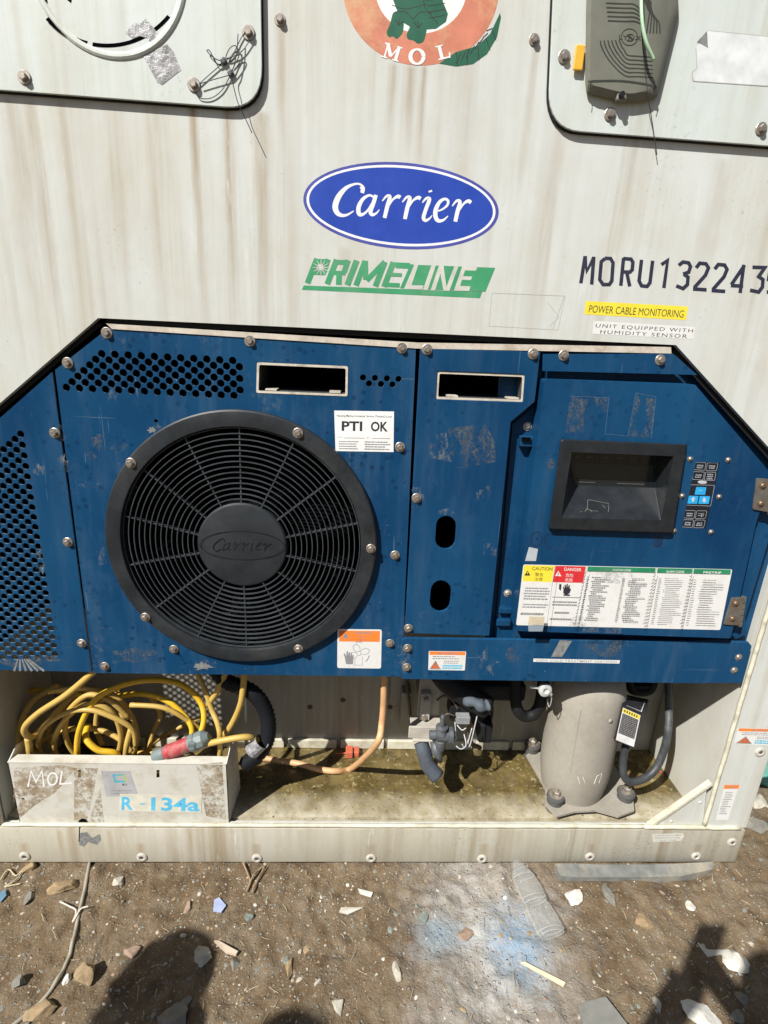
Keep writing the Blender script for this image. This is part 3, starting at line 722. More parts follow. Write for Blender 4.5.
# pressed rim on the right hatch
for px, py in ((24.5, 77.5), (248.5, 33), (194, 85)): bolt(px, py, -.0102, hl, .0062, .0105)
for px, py in ((564, 57), (610, 114.5), (761, 129)): bolt(px, py, -.0102, hr, .0062, .0105)
ink = Ink(-.0102)
ink.ribbon([(553.5, -20), (551, 30), (546.5, 80), (548, 98), (556, 112), (572, 120)], 2.2, 0, smooth=4)
ink.ribbon([(572, 120.5), (640, 127), (768, 139)], 1.2, 0)
ink.build('hatch_edge_highlight', [BEAD], hr) if False else None
# vent disc on the left hatch
C0 = W(107, -35, -.0102); RD = (W(107, -35 + 92, -.0102) - C0).length
mb = MB(); mb.lathe([(RD + .003, -.001), (RD + .002, .0016), (RD - .001, .0032), (RD - .005, .0030), (RD - .008, .0018), (0.001, .0018)], C0, (0, -1, 0), 72)
vd = mb.build('vent_disc', HATCH, hl)
ink = Ink(-.0102 - .0019)
def arc(cx, cy, r, a0, a1, n=12): return [(cx + r * math.cos(math.radians(a0 + (a1 - a0) * i / n)), cy + r * math.sin(math.radians(a0 + (a1 - a0) * i / n))) for i in range(n + 1)]
for a0, a1 in ((139, 104.5), (100.5, 39)):
    ink.ribbon(arc(107, -34, 79.5, a0, a1, 16), 3.9, 0)
ink.poly([(37, -2), (46, -4), (48, 4), (43, -1), (41, 2)], 0); ink.poly([(60, -4), (72, -3), (71, 3), (66, -1)], 0)
ink.build('vent_slot', [DARK], vd)
ink = Ink(-.0102)
ink.poly([(143, 56), (167, 44), (173, 51), (181, 70), (162, 85), (157, 82)], 0)
ink.build('torn_tape', [FOIL], hl)
ink = Ink(-.0102 - .0021)
ink.poly([(125, 32), (134, 23), (139, 24), (146, 19), (153, 27), (160, 37), (159, 43), (152, 45), (147, 38), (140, 36), (132, 39)], 0)
ink.build('torn_tape', [FOIL], hl)
RUST = simple('rust streak', (.36, .27, .17), .7, var=.3, bump=0)
mb = MB()
for p0_, p1_, r_ in (((248, 33), (224, 62), 0), ((224, 62), (193, 85), 0)): pass
sw = thing('seal_wire', W(230, 66, -.016), 'dark lead-sealed wire looped between two bolts on the left hatch', 'seal wire')
y_ = -.0125
loops = [[(246, 30), (240, 40), (233, 54), (224, 62), (210, 74), (199, 84)], [(250, 40), (243, 50), (236, 55), (226, 58), (230, 48), (236, 46), (239, 55), (235, 64), (231, 74)],
         [(199, 84), (212, 80), (226, 76), (231, 74), (240, 62), (242, 55), (236, 56), (230, 62)], [(231, 74), (222, 90), (211, 98), (200, 98), (195, 92)],
         [(224, 62), (214, 58), (207, 51), (210, 51), (217, 64), (224, 62)], [(238, 34), (237, 50), (234, 66), (231, 74), (234, 88), (238, 103), (246, 120), (252, 133)]]
mb = MB()
for i, l in enumerate(loops): mb.tube(catmull([W(a, b, y_ - .0015 * (i % 3) - (.004 if i == 5 else 0)) for a, b in l], 5), .00075, 5)
mb.build('wire', simple('dark wire', (.05, .05, .05), .4, .6), sw, smooth='all')
for px, py in ((224, 62), (231, 74)):
    MB().lathe([(.003, 0), (.0052, .001), (.0052, .005), (.003, .006)], W(px, py, y_ + .003), (0, -1, 0), 10).build('lead_seal', simple('lead', (.09, .10, .11), .5, .5), sw)

# ---------------------------------------------------------------- emblem and lettering on the wall
ink = Ink(0)
cx, cy = 421, -12.5
ink.poly(arc(cx, cy, 78, 0, 360, 72)[:-1], 0)
ink.poly(arc(cx, cy, 46, 0, 360, 48)[:-1], 1)
# green animal: trunk, legs, tail
ink.poly([(392, -30), (440, -30), (443, 2), (448, 14), (446, 22), (436, 29), (424, 30), (412, 28), (402, 22), (396, 8), (391, -6)], 2)
ink.poly(rounded([(393, 12), (402, 10), (404, 24), (403, 33), (397, 40), (393, 36), (389, 38), (386, 33), (390, 24)], 3), 2)
ink.poly(rounded([(411, 14), (424, 16), (427, 30), (424, 42), (418, 44.5), (413, 40), (408, 40), (406, 35), (410, 27)], 3), 2)
ink.poly([(439, 63.5), (456, 52), (477, 46), (490, 34), (500, 13), (501, 17), (497, 37), (487, 54), (473, 64), (456, 66.5)], 2)
ink.ribbon([(392, 5), (404, 9), (416, 7), (427, 4)], .8, 3, smooth=3); ink.ribbon([(395, 12), (406, 12), (413, 19), (420, 12), (432, 13)], .8, 3, smooth=3)
ink.ribbon([(425, -8), (424, 5), (430, 14), (438, 24)], .8, 3, smooth=3)
for k in range(4): ink.ribbon([(426 + k, 0 + k * 6), (436, -1 + k * 6), (445, -3 + k * 6)], .8, 3, smooth=3)
for (a, b) in (((399, 19), (399, 25)), ((395, 20), (399, 25)), ((403, 21), (399, 25)), ((418, 21), (418, 28)), ((414, 22), (418, 28)), ((422, 23), (418, 28))): ink.ribbon([a, b], .8, 3)
for t in range(8):
    u = t / 8; a = (456 + 40 * u - 6 * u * u, 63.5 - 40 * u ** 1.5); b = (461 + 36 * u, 53 - 30 * u ** 1.4); ink.ribbon([a, b], .7, 3)
for a, b in (((456, 52), (458, 66)), ((468, 49), (467, 65)), ((478, 46), (479, 60)), ((486, 38), (490, 50)), ((492, 30), (496, 40))): ink.ribbon([a, b], .7, 3)
# serif letters M O L round the bottom of the ring
def serif(strokes, c_, ang, s_, mi):
    ca, sa = math.cos(math.radians(ang)), math.sin(math.radians(ang))
    for pts, wd in strokes:
        ink.ribbon([(c_[0] + (x_ * ca - y_ * sa) * s_, c_[1] + (x_ * sa + y_ * ca) * s_) for x_, y_ in pts], wd * s_, mi)
LM = [([(-.55, -.75), (-.55, .75)], .16), ([(.62, -.75), (.62, .75)], .32), ([(-.62, -.75), (.05, .45)], .34), ([(.05, .5), (.62, -.75)], .14), ([(-.9, -.7), (-.35, -.7)], .14), ([(.4, -.7), (.95, -.7)], .14), ([(-.9, .7), (-.25, .7)], .14), ([(.3, .7), (.95, .7)], .14)]
LL = [([(-.2, -.75), (-.2, .75)], .34), ([(-.6, -.7), (.2, -.7)], .14), ([(-.6, .68), (.65, .68)], .16), ([(.62, .78), (.70, .2)], .14)]
serif(LM, (391.5, 52), 17, 9.8, 1); serif(LL, (442.5, 52), -14, 9.4, 1)
O_ = [(417 + 6.6 * math.cos(a) , 56.6 + 7.2 * math.sin(a)) for a in [2 * PI * i / 24 for i in range(25)]]
ink.ribbon(O_, [2.0 + 2.0 * abs(math.cos(2 * PI * i / 24)) for i in range(25)], 1)
ink.build('round_emblem', [SALMON, WHITEI, DGREEN, INKK], H0)

# oval logo
def ell(cx, cy, a, b, rot, n=64):
    c_, s_ = math.cos(math.radians(rot)), math.sin(math.radians(rot))
    return [(cx + a * math.cos(t) * c_ - b * math.sin(t) * s_, cy + a * math.cos(t) * s_ + b * math.sin(t) * c_) for t in [2 * PI * i / n for i in range(n)]]
ink = Ink(0)
RIM = simple('violet blue print', (.07, .08, .34), .4, bump=0)
oc = (401, 205.6)
ink.poly(ell(*oc, 98, 43.2, 4.6), 0); ink.poly(ell(*oc, 94.8, 40.2, 4.6), 1); ink.poly(ell(*oc, 92.3, 37.7, 4.6), 2)
def zz(l): return [(290 + a / 3.491, 150 + b / 3.491) for a, b in l]
def cal(pts, wd, sm=5): ink.ribbon(zz(pts), [x_ / 3.491 for x_ in wd], 1, smooth=sm)
cal([(252, 150), (256, 132), (243, 119), (222, 120), (195, 133), (170, 162), (158, 195), (164, 218), (180, 228), (200, 226), (222, 213)], [13, 10, 7, 8, 13, 19, 20, 17, 12, 8, 4])
cal([(248, 127), (254, 136), (249, 147)], [12, 14, 8])
cal([(292, 164), (276, 158), (254, 172), (240, 198), (240, 220), (250, 226), (270, 212), (292, 176)], [7, 8, 12, 15, 15, 11, 7, 6])
cal([(300, 157), (291, 186), (281, 215), (288, 226), (302, 220), (312, 208)], [13, 14, 14, 11, 6, 3])
cal([(322, 178), (336, 162), (346, 160), (348, 168), (340, 196), (330, 237)], [4, 8, 11, 13, 14, 13])
cal([(344, 196), (360, 172), (377, 162), (385, 166)], [5, 7, 12, 13])
cal([(392, 182), (406, 166), (416, 164), (418, 172), (410, 200), (401, 241)], [4, 8, 11, 13, 14, 13])
cal([(414, 200), (430, 176), (447, 166), (456, 170)], [5, 7, 12, 13])
cal([(462, 184), (474, 170), (484, 168), (486, 176), (474, 208), (466, 236), (474, 246), (488, 238), (496, 228)], [4, 8, 11, 13, 13, 13, 11, 6, 3])
cal([(489, 141), (491, 147)], [13, 13], 2)
cal([(512, 214), (530, 208), (548, 194), (552, 178), (540, 171), (522, 182), (509, 208), (508, 232), (518, 247), (536, 244), (552, 230)], [5, 6, 8, 9, 9, 12, 15, 15, 13, 8, 3])
cal([(566, 196), (580, 179), (590, 177), (593, 186), (585, 214), (577, 250)], [4, 8, 11, 13, 14, 13])
cal([(590, 212), (606, 188), (622, 178), (632, 184)], [5, 7, 12, 13])
ink.build('oval_logo', [RIM, WHITEI, ROYAL], H0)
# green stripe logo
ink = Ink(0)
ink.poly(zz([(48, 473), (671, 495), (663, 517), (41, 488)]), 0)
PB, PE, PU = Vector((52, 465)), Vector((388, 480)), Vector((33, -86))
def pl_(pts, wd=17):
    ink.ribbon(zz([tuple(PB + (PE - PB) * (x_ / 336) + PU * y_) for x_, y_ in pts]), wd / 3.491, 0)
pl_([(9, 0), (9, 1)], 20); pl_([(2, .90), (54, .90)]); pl_([(48, 1), (50, .42)], 19); pl_([(4, .44), (56, .44)], 15)
pl_([(78, 0), (78, 1)], 20); pl_([(72, .90), (122, .90)]); pl_([(118, 1), (120, .50)], 19); pl_([(74, .47), (126, .47)], 15); pl_([(104, .48), (118, 0)], 20)
pl_([(148, 0), (148, 1)], 21)
pl_([(178, 0), (178, 1)], 20); pl_([(246, 0), (246, 1)], 20); pl_([(178, 1), (204, .25)], 18); pl_([(208, .22), (246, 1)], 18)
pl_([(276, 0), (276, 1)], 20); pl_([(270, .91), (336, .91)], 15); pl_([(270, .50), (322, .50)], 13); pl_([(270, .085), (328, .085)], 15)
ink.poly(zz([(420, 400), (716, 411), (682, 494), (384, 482)]), 0)
ink.poly(zz([(374, 397), (430, 399), (424, 414), (368, 412)]), 0)
def band(l, mi=1): ink.poly(zz(l), mi)
band([(434, 400), (448, 400), (424, 472), (466, 473), (461, 487), (398, 485)])
band([(494, 402), (509, 403), (480, 489), (464, 488)])
band([(520, 403), (534, 404), (506, 490), (491, 490)]); band([(520, 403), (536, 404), (548, 490), (536, 491)]); band([(574, 405), (588, 406), (556, 492), (541, 491)])
band([(601, 407), (615, 407), (588, 492), (572, 491)]); band([(600, 407), (654, 409), (649, 421), (604, 420)]); band([(590, 440), (636, 442), (631, 454), (592, 453)]); band([(584, 474), (630, 476), (625, 492), (580, 491)])
for k in range(12):
    a = 2 * PI * k / 12; ink.ribbon([(321 + 1.5 * math.cos(a), 267.5 + 1.5 * math.sin(a)), (321 + 8.5 * math.cos(a), 267.5 + 8 * math.sin(a))], [1.0, .5], 1)
ink.poly(arc(321, 267.5, 2.6, 0, 360, 12)[:-1], 1)
ink.build('green_stripe_logo', [GREENI, simple('bare wall gap', (.56, .55, .50), .5, bump=0)], H0)
# serial number
ink = Ink(0)
def z5(l): return [(530 + a / 3.227, 230 + b / 3.227) for a, b in l]
T = 11.6 / 3.227
def gl(pts, sm=0): ink.ribbon(z5(pts), T, 0, smooth=sm)
gl([(164, 172), (178, 84)]); gl([(178, 84), (183, 133), (206, 88)]); gl([(206, 86), (199, 176)])
gl([(242, 92), (230, 102), (225, 160), (236, 176), (256, 176), (264, 164), (268, 106), (260, 92), (241, 91)])
gl([(293, 180), (302, 90)]); gl([(301, 92), (326, 94), (332, 104), (330, 128), (322, 136), (298, 135)]); gl([(312, 136), (322, 182)])
gl([(360, 96), (352, 164), (360, 180), (378, 182), (387, 170), (396, 99)])
gl([(424, 112), (444, 98), (432, 187)])
gl([(480, 114), (494, 103), (512, 106), (518, 118), (512, 136), (494, 142)]); gl([(496, 142), (510, 152), (508, 176), (494, 189), (472, 180)])
gl([(536, 122), (548, 107), (568, 109), (576, 122), (566, 146), (530, 186)]); gl([(526, 190), (570, 193)])
gl([(596, 126), (608, 111), (628, 113), (636, 127), (626, 151), (590, 192)]); gl([(586, 195), (630, 198)])
gl([(692, 114), (650, 176)]); gl([(648, 179), (688, 181)]); gl([(690, 112), (678, 203)])
gl([(718, 120), (758, 121), (738, 150), (752, 160), (750, 184), (738, 200), (710, 194)])
gl([(800, 124), (776, 124), (770, 158), (790, 156), (796, 178), (786, 200), (764, 200)])
ink.build('serial_number', [NAVY], H0)
ink = Ink(0)
q = z5([(180, 229), (510, 247), (504, 291), (175, 272)])
ink.poly(rounded(q, 1.2, 3), 0); ink.text('POWER CABLE MONITORING', z5([(189, 266)])[0], z5([(494, 283)])[0], 7.8, 1, bold=.0, up=(.17, -1))
ink.build('yellow_sticker', [YELLOW, INKK], H0)
ink = Ink(0)
ink.poly(z5([(205, 293), (533, 313), (528, 353), (201, 335)]), 0)
ink.text('UNIT EQUIPPED WITH', z5([(211, 314)])[0], z5([(525, 331)])[0], 3.9, 1, bold=.0, up=(.2, -1), sp=1.25)
ink.text('HUMIDITY SENSOR', z5([(226, 334)])[0], z5([(506, 349)])[0], 3.9, 1, bold=.0, up=(.2, -1), sp=1.25)
ink.build('white_sticker', [PAPER, INKK], H0)
# ghost outlines of removed stickers
GHOST = simple('lighter unfaded patch', (.60, .61, .60), .5, bump=0); GLN = simple('old glue line', (.42, .415, .39), .6, bump=0)
ink = Ink(0)
for l in ([(492, 293), (565, 296), (558, 330), (489, 326), (492, 293)], [(548, 303), (559, 317), (550, 326)], [(564, 297), (553, 329)]): ink.ribbon(l, .45, 1)
ink.build('sticker_residue', [GHOST, GLN], H0)
ink = Ink(-.0102); ink.poly([(708, 31), (790, 38), (790, 88), (694, 81), (692, 74), (697, 68), (696, 48)], 0)
ink.poly([(707, 31), (708, 48), (697, 42)], 1)
for l in ([(708, 30.6), (768, 36.5)], [(696, 48), (697, 68), (692, 73), (693, 81)], [(693, 81), (768, 86)]): ink.ribbon(l, .8, 2)
ink.build('peeled_label', [simple('blank white label', (.66, .68, .68), .45, bump=0), PRIMER, GLN], hr)

# warning stickers on the right post
def lines(ink, q, rows, mi, h=.5, rnd_=None, jag=.25, u0=.04, u1=.96, v0=.05, v1=.95, words_=True):
    rnd_ = rnd_ or random
    for i in range(rows):
        v = v0 + (v1 - v0) * (i + .5) / rows; dv = (v1 - v0) / rows * h / 2
        e = u1 - rnd_.uniform(0, jag) * (u1 - u0); u = u0 + rnd_.uniform(0, jag * .3) * (u1 - u0)
        while u < e:
            wv = rnd_.uniform(.03, .11) if words_ else e - u; e2 = min(u + wv, e)
            ink.poly([bil(q, u, v - dv), bil(q, e2, v - dv), bil(q, e2, v + dv), bil(q, u, v + dv)], mi, step=0.000004)
            u = e2 + .014
def warning_sticker(q, y, parent, name='warning_sticker'):
    ink = Ink(y); ink.poly(rounded(q, .8, 2), 0)
    ink.poly([bil(q, .02, .02), bil(q, .98, .02), bil(q, .98, .20), bil(q, .02, .20)], 1)
    ink.text('▲ WARNING', bil(q, .26, .18), bil(q, .78, .18), (Vector(q[3]) - Vector(q[0])).length * .12, 3, bold=.02)
    q1 = [bil(q, .03, .22), bil(q, .97, .22), bil(q, .97, .46), bil(q, .03, .46)]; lines(ink, q1, 2, 3, .42)
    q2 = [bil(q, .36, .46), bil(q, .96, .46), bil(q, .96, .68), bil(q, .36, .68)]; lines(ink, q2, 2, 3, .42)
    q3 = [bil(q, .36, .68), bil(q, .96, .68), bil(q, .96, .96), bil(q, .36, .96)]; lines(ink, q3, 2, 4, .7, jag=.05)
    ink.poly([bil(q, .19, .50), bil(q, .34, .95), bil(q, .03, .95)], 3); ink.poly([bil(q, .19, .57), bil(q, .31, .91), bil(q, .07, .91)], 2)
    ink.poly([bil(q, .2, .66), bil(q, .17, .80), bil(q, .2, .78), bil(q, .19, .88), bil(q, .22, .74), bil(q, .195, .76)], 3)
    return ink.build(name, [PAPER, ORANGE, simple('rust orange print', (.55, .12, .03), .5, bump=0), GINK, CYANI], parent)
warning_sticker([(738, 728), (790, 729), (786, 746), (734, 744)], 0, H0)
ink = Ink(0); q = [(724.5, 785), (739.5, 785), (728, 820), (715.5, 820)]
ink.poly(q, 0); ink.poly([bil(q, 0, 0), bil(q, 1, 0), bil(q, 1, .11), bil(q, 0, .11)], 1)
ink.text('WARNING', bil(q, .28, .1), bil(q, .8, .1), 2.2, 2, bold=.02)
lines(ink, [bil(q, .1, .15), bil(q, .9, .15), bil(q, .9, .88), bil(q, .1, .88)], 13, 2, .42, jag=.5)
ink.build('tall_warning_sticker', [PAPER, ORANGE, GINK], H0)

# ================================================================ green-grey telematics box
TB = thing('telematics_box', W(625, 60, -.015), 'grey-green plastic tracker box with curved cooling ribs on the right hatch', 'tracker box')
TM = simple('grey green plastic', (.165, .168, .135), .5, var=.08, bump=.15)
yb = -.0102; yf = -.027
def loft(outs, ys, mat, name, parent, cap=True, **k):
    mb = MB(); n = len(outs[0]); vs = []
    for o_, y_ in zip(outs, ys): vs += [Vector((p[0], y_, p[1])) for p in o_]
    fs = [(l * n + i, l * n + (i + 1) % n, (l + 1) * n + (i + 1) % n, (l + 1) * n + i) for l in range(len(outs) - 1) for i in range(n)]
    if cap: fs.append(tuple(range((len(outs) - 1) * n, len(outs) * n)))
    mb.add(vs, fs); return mb.build(name, mat, parent, **k)
base = [(589, -70), (672, -70), (679, 10), (676, 24), (658, 98), (630, 103), (587, 93), (585, 84), (586, 10)]
top = [(595, -66), (664, -66), (670, 10), (668, 22), (653, 90), (629, 94), (592, 85), (590, 78), (591, 12)]
def tob(l, y, r=.012): return rounded(X(l, y), r * .8, 4)
loft([tob(base, yb), tob(base, -.018), tob(top, yf)], [yb, -.018, yf], TM, 'case', TB, smooth=40)
ink = Ink(yf)
RIBD = simple('rib groove', (.035, .037, .03), .6, bump=0)
def z7(l): return [(570 + a / 5.908, a2 / 5.908) for a, a2 in l]
for k in range(6):
    a = 16 + k * 22.5
    ink.ribbon(z7([(186 + k * 18, 238), (190 + k * 14 if k < 3 else 196 + k * 14, 280), (240 + k * 10 - k, 345 - k * 4 + 0), (290, 425 - k * 21), (330, 440 - k * 21), (490, 455 - k * 26)]) if False else
               z7([(180 + k * 22, 240 - k), (186 + k * 24, 275 + k * 0), (230 + k * 18, 355 - k * 12), (320 + k * 4, 445 - k * 24), (400, 452 - k * 24), (490, 458 - k * 24)]), 1.3, 0, smooth=3)
for k in range(5):
    ink.ribbon(z7([(212 + k * 3, 18 + k * 26), (320, 22 + k * 26), (380, 26 + k * 25), (420 + k * 0, 60 + k * 20), (440 - k * 2, 190 - 0 * k)][:4 if k < 4 else 4]), 1.5, 0, smooth=3)
for k in range(5):
    ink.ribbon(z7([(440, 0), (470 + k * 2, 70 - k * 15), (510 - k * 14 + 14, 130 - k * 10), (532 - k * 20, 196)]), 1.3, 0, smooth=3)
ink.ribbon(z7([(115, 490), (130, 480), (300, 478), (450, 498), (510, 515)]), 2.2, 0, smooth=3)
ink.ribbon(z7([(112, 495), (108, 528)]), 1, 0); ink.ribbon(z7([(510, 515), (500, 555)]), 1, 0)
ink.ribbon(arc(629.5, 37, 8.3, 0, 360, 24), .7, 0); ink.text('S', (626.5, 41), (633, 41.5), 8, 0)
ink.text('LYNX', (619, 39), (641, 40.2), 4.6, 0)
ink.build('cooling_ribs', [RIBD], TB)
MB().box(W(621, 97, -.021), (.018, .010, .014), bev=.003).build('latch', TM, TB)
MB().lathe([(.0045, 0), (.0045, .006), (.002, .006)], W(621, 95.5, -.026), (0, -1, 0), 12).build('latch_screw', BLACK, TB)
MB().box(W(579, 58, -.016), (.016, .004, .035), bev=.0015).build('side_tag', simple('amber tag', (.75, .40, .04), .4), TB)
# strap hanging over it
mb = MB(); mb.tube(catmull([W(640, -60, -.035), W(641, -10, -.040), W(642, 20, -.046), W(646, 42, -.048), (W(654, 61, -.044))], 8), .0032, 8, flat=.8)
mb.build('hanging_strap', simple('pale green strap', (.42, .62, .42), .5), label='pale green plastic strap hanging over the tracker box', cat='strap', smooth='all')
mb = MB(); mb.tube([W(641, 22, -.032), W(644, 60, -.0295), W(648, 95, -.026), W(653, 128, -.013), W(657, 155, -.008)], .0008, 5)  # dark wire drawn where a thin wire's shadow line runs
mb.build('shadow_line_wire', simple('thin black wire', (.04, .04, .04), .5), label='thin dark wire along a wire shadow below the pale green strap', cat='wire')

# ================================================================ blue machine
U = thing('condensing_unit', (.0, .15, ZF), 'blue condensing machine with round fan grille and perforated bolted panels', 'cooling machine')
YP = .005
EDGE = simple('rubbed edge lit rim', (.16, .21, .26), .5, .2, var=.5, sc_=60)  # pale tone paints lit rims on holes and panel edges, plus bare wear
def hole(px, py, r=.0078, n=10):
    p = W(px, py, YP); return circ(p.x, p.z, r, n, .2)
# side panel
diag = lambda X0: W(52, 372, YP).z + (W(0, 418, YP).z - W(52, 372, YP).z) / (W(0, 418, YP).x - W(52, 372, YP).x) * (X0 - W(52, 372, YP).x)
zbot = W(90, 672, YP).z
so_ = X([(52, 372), (91.5, 672)], YP); so_ = [so_[0], so_[1], (XL + .006, zbot + .002), (XL + .006, diag(XL + .006))]
holes = []; r0 = W(19.5, 434, YP); rz_ = .0108
xr = r0.x + .002
for k in range(48):
    z_ = r0.z - k * rz_
    if z_ < zbot + .028: break
    xs = xr - (.0127 if k % 2 else 0) + .0
    ncol = min(12, (k + 2) // 2)
    for j in range(ncol):
        x_ = xs - j * .0254
        if x_ < XL + .03: break
        holes.append(circ(x_, z_, .0072, 10, .2))
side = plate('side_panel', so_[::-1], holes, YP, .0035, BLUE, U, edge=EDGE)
for px, py in ((55, 433), (68, 542), (82, 643)): bolt(px, py, YP, side)
# fan panel
fc = W(244, 543, YP); FR = .286
zt = W(101.6, 353.8, YP); xe = W(239.5, 361, YP).x; holes = []
for k in range(7):
    x_ = zt.x - k * .0123; z_ = zt.z - k * .0110
    if k: pass
    sx = zt.x - k * .0123
    while sx < xe + .006:
        holes.append(circ(sx, z_ - .004 * (sx - zt.x), .0074, 10, .2)); sx += .0246
for a, b in ((363, 377.5), (369, 383.5), (375, 378), (381, 384), (387, 378.5), (392.5, 384.5), (398.5, 379)): holes.append(hole(a, b, .0062))
fo = rounded(X([(257, 362), (348.5, 366), (348, 396), (256.5, 393)], YP), .004, 3)
holes.append(fo[::-1]); holes.append(circ(fc.x, fc.z, FR - .02, 72)); holes.append(hole(156, 421, .004, 8))
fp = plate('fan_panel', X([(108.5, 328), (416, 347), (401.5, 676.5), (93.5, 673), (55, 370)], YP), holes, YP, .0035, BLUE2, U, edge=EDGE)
for px, py in ((107, 333), (68, 363), (250, 341), (402, 348), (400, 447), (395, 555), (390, 643), (105, 666), (174, 649)): bolt(px, py, YP, fp)
# handling slots: white box-section frames set in the openings
SLM = simple('cream slot frame', (.58, .53, .44), .5, var=.1, dirt=(.15, .13, .1), damt=.5, dsc=40)
def slot(q, parent):
    o_ = rounded(X(q, YP + .002), .004, 3); cx = sum(p[0] for p in o_) / len(o_); cz = sum(p[1] for p in o_) / len(o_)
    sh = lambda f_, g_: [(cx + (a - cx) * f_, cz + (b - cz) * g_) for a, b in o_]
    W_ = max(p[0] for p in o_) - min(p[0] for p in o_); H_ = max(p[1] for p in o_) - min(p[1] for p in o_)
    s1 = lambda d_: sh(1 - 2 * d_ / W_, 1 - 2 * d_ / H_)
    mb = MB(); outs = [s1(.0008), s1(.0014), s1(.0058), s1(.0058)]; ys = [YP + .012, YP - .001, YP - .001, YP + .11]
    n = len(o_); vs = []
    for l, y_ in zip(outs, ys): vs += [Vector((a, y_, b)) for a, b in l]
    mb.add(vs, [(l * n + i, l * n + (i + 1) % n, (l + 1) * n + (i + 1) % n, (l + 1) * n + i) for l in range(3) for i in range(n)])
    mb.m = [0] * (2 * n) + [1] * n
    mb.add([Vector((a, YP + .11, b)) for a, b in s1(.0058)], [tuple(range(n))], 2)
    fr = mb.build('slot_frame', [SLM, CAVITY, DARK], parent)
    # two folded tabs on the lower rim
    for u in (.12, .80):
        a = Vector(bil(q, u, .84)); b = Vector(bil(q, u + .12, .84)); mb = MB()
        mb.box((W(*((a + b) / 2), YP + .02)), (.022, .04, .003)); mb.build('rim_tab', SLM, fr)
slot([(256.5, 361.5), (348.8, 365.5), (348.2, 397), (255.8, 393.4)], fp)
# grille
G = bpy.data.objects.new('fan_grille', None)
R_ = .283; RI = .250; RH = .0935
mb = MB(); mb.lathe([(R_, 0), (R_, .012), (R_ - .003, .0145), (R_ - .030, .0175), (RI + .001, .017), (RI, .015), (RI, -.02), (RI + .003, -.02), (RI + .003, -.001)], (fc.x, YP, fc.z), (0, -1, 0), 96, cap=False)
gr = mb.build('fan_grille', PLAST, U, smooth=30)
mb = MB(); nr = 14
for i in range(nr):
    r_ = RH + (RI - RH) * (i + .75) / nr
    yy = YP - .016 + .006 * ((r_ - RH) / (RI - RH)) ** 2; n = 80; vs = []; fs = []
    for (rr, yq) in ((r_ - .0009, yy), (r_ + .0009, yy), (r_ + .0009, yy + .0045), (r_ - .0009, yy + .0045)):
        for k in range(n): vs.append((fc.x + rr * math.cos(2 * PI * k / n), yq, fc.z + rr * math.sin(2 * PI * k / n)))
    for l in range(4):
        for k in range(n): fs.append((l * n + k, l * n + (k + 1) % n, ((l + 1) % 4) * n + (k + 1) % n, ((l + 1) % 4) * n + k))
    mb.add(vs, fs)
mb.build('concentric_bars', BARM, gr, smooth=50)
for k in range(14):
    a = math.radians(90 + k * 360 / 14); ca, sa = math.cos(a), math.sin(a)
    A = Vector((fc.x + ca * (RH - .003), YP - .0105, fc.z + sa * (RH - .003))); B = Vector((fc.x + ca * (RI + .001), YP - .004, fc.z + sa * (RI + .001)))
    t = Vector((-sa, 0, ca)) * .0013; hy = Vector((0, .0045, 0))
    MB().hexa([A - t - hy, B - t - hy, B + t - hy, A + t - hy, A - t + hy, B - t + hy, B + t + hy, A + t + hy]).build('spoke', BARM, gr)
mb = MB(); mb.lathe([(RH, -.012), (RH, .014), (RH - .003, .0175), (RH - .008, .0185), (.03, .0200), (.001, .0202)], (fc.x, YP, fc.z), (0, -1, 0), 64)
hub = mb.build('grille_hub', HUBM, gr, smooth=30)
ink = Ink(YP - .0200 - .0003)
HG = simple('hub relief line', (.008, .010, .012), .5, bump=0)
e_ = ell(242, 545.5, 42, 14.2, 1.5, 48); ink.ribbon(e_ + e_[:1], .8, 0)
def zc(l):   # reuse of the script strokes, moved onto the hub
    return [(213 + (a - 158) * .122, 547 + (b - 190) * .11 + (a - 158) * -.006) for a, b in l]
for pts in ([(252, 150), (243, 119), (222, 120), (170, 162), (158, 195), (180, 228), (222, 213)], [(292, 164), (254, 172), (240, 220), (270, 212), (292, 176)], [(300, 157), (281, 215), (302, 220)],
            [(322, 178), (346, 160), (330, 237)], [(344, 196), (385, 166)], [(392, 182), (416, 164), (401, 241)], [(414, 200), (456, 170)], [(484, 168), (466, 236), (488, 238)], [(489, 141), (491, 149)],
            [(512, 214), (552, 178), (522, 182), (508, 232), (552, 230)], [(566, 196), (590, 177), (577, 250)], [(590, 212), (632, 184)]):
    ink.ribbon([(x_, y_) for x_, y_ in zc(pts)], 1.0, 0, smooth=3)
ink.build('hub_script', [HG], hub)
for px, py in ((298, 433), (131, 463), (145.5, 617), (298.5, 648.5), (371, 548.5)): bolt(px, py, YP - .016, gr)
# fan behind the grille
fan = MB().lathe([(.075, 0), (.08, .02), (.08, .07)], (fc.x, YP + .11, fc.z), (0, -1, 0), 32).build('fan_rotor', DARK, U, smooth=30)
BLD = M('fan blade black', (.004, .0045, .005), .9, spec=.0)
for k in range(7):
    a0 = 2 * PI * k / 7 + .2; vs = []; n = 6
    for i in range(n + 1):
        r_ = .078 + (.245 - .078) * i / n
        for j in range(5):
            a = a0 + (j / 4 - .5) * (.62 + .1 * i / n) + .15 * i / n; yy = YP + .10 + (j / 4 - .5) * .05
            vs.append((fc.x + r_ * math.cos(a), yy, fc.z + r_ * math.sin(a)))
    fs = [(i * 5 + j, i * 5 + j + 1, (i + 1) * 5 + j + 1, (i + 1) * 5 + j) for i in range(n) for j in range(4)]
    o = MB().add(vs, fs).build('blade', BLD, fan, smooth='all'); m_ = o.modifiers.new('thickness', 'SOLIDIFY'); m_.thickness = .003
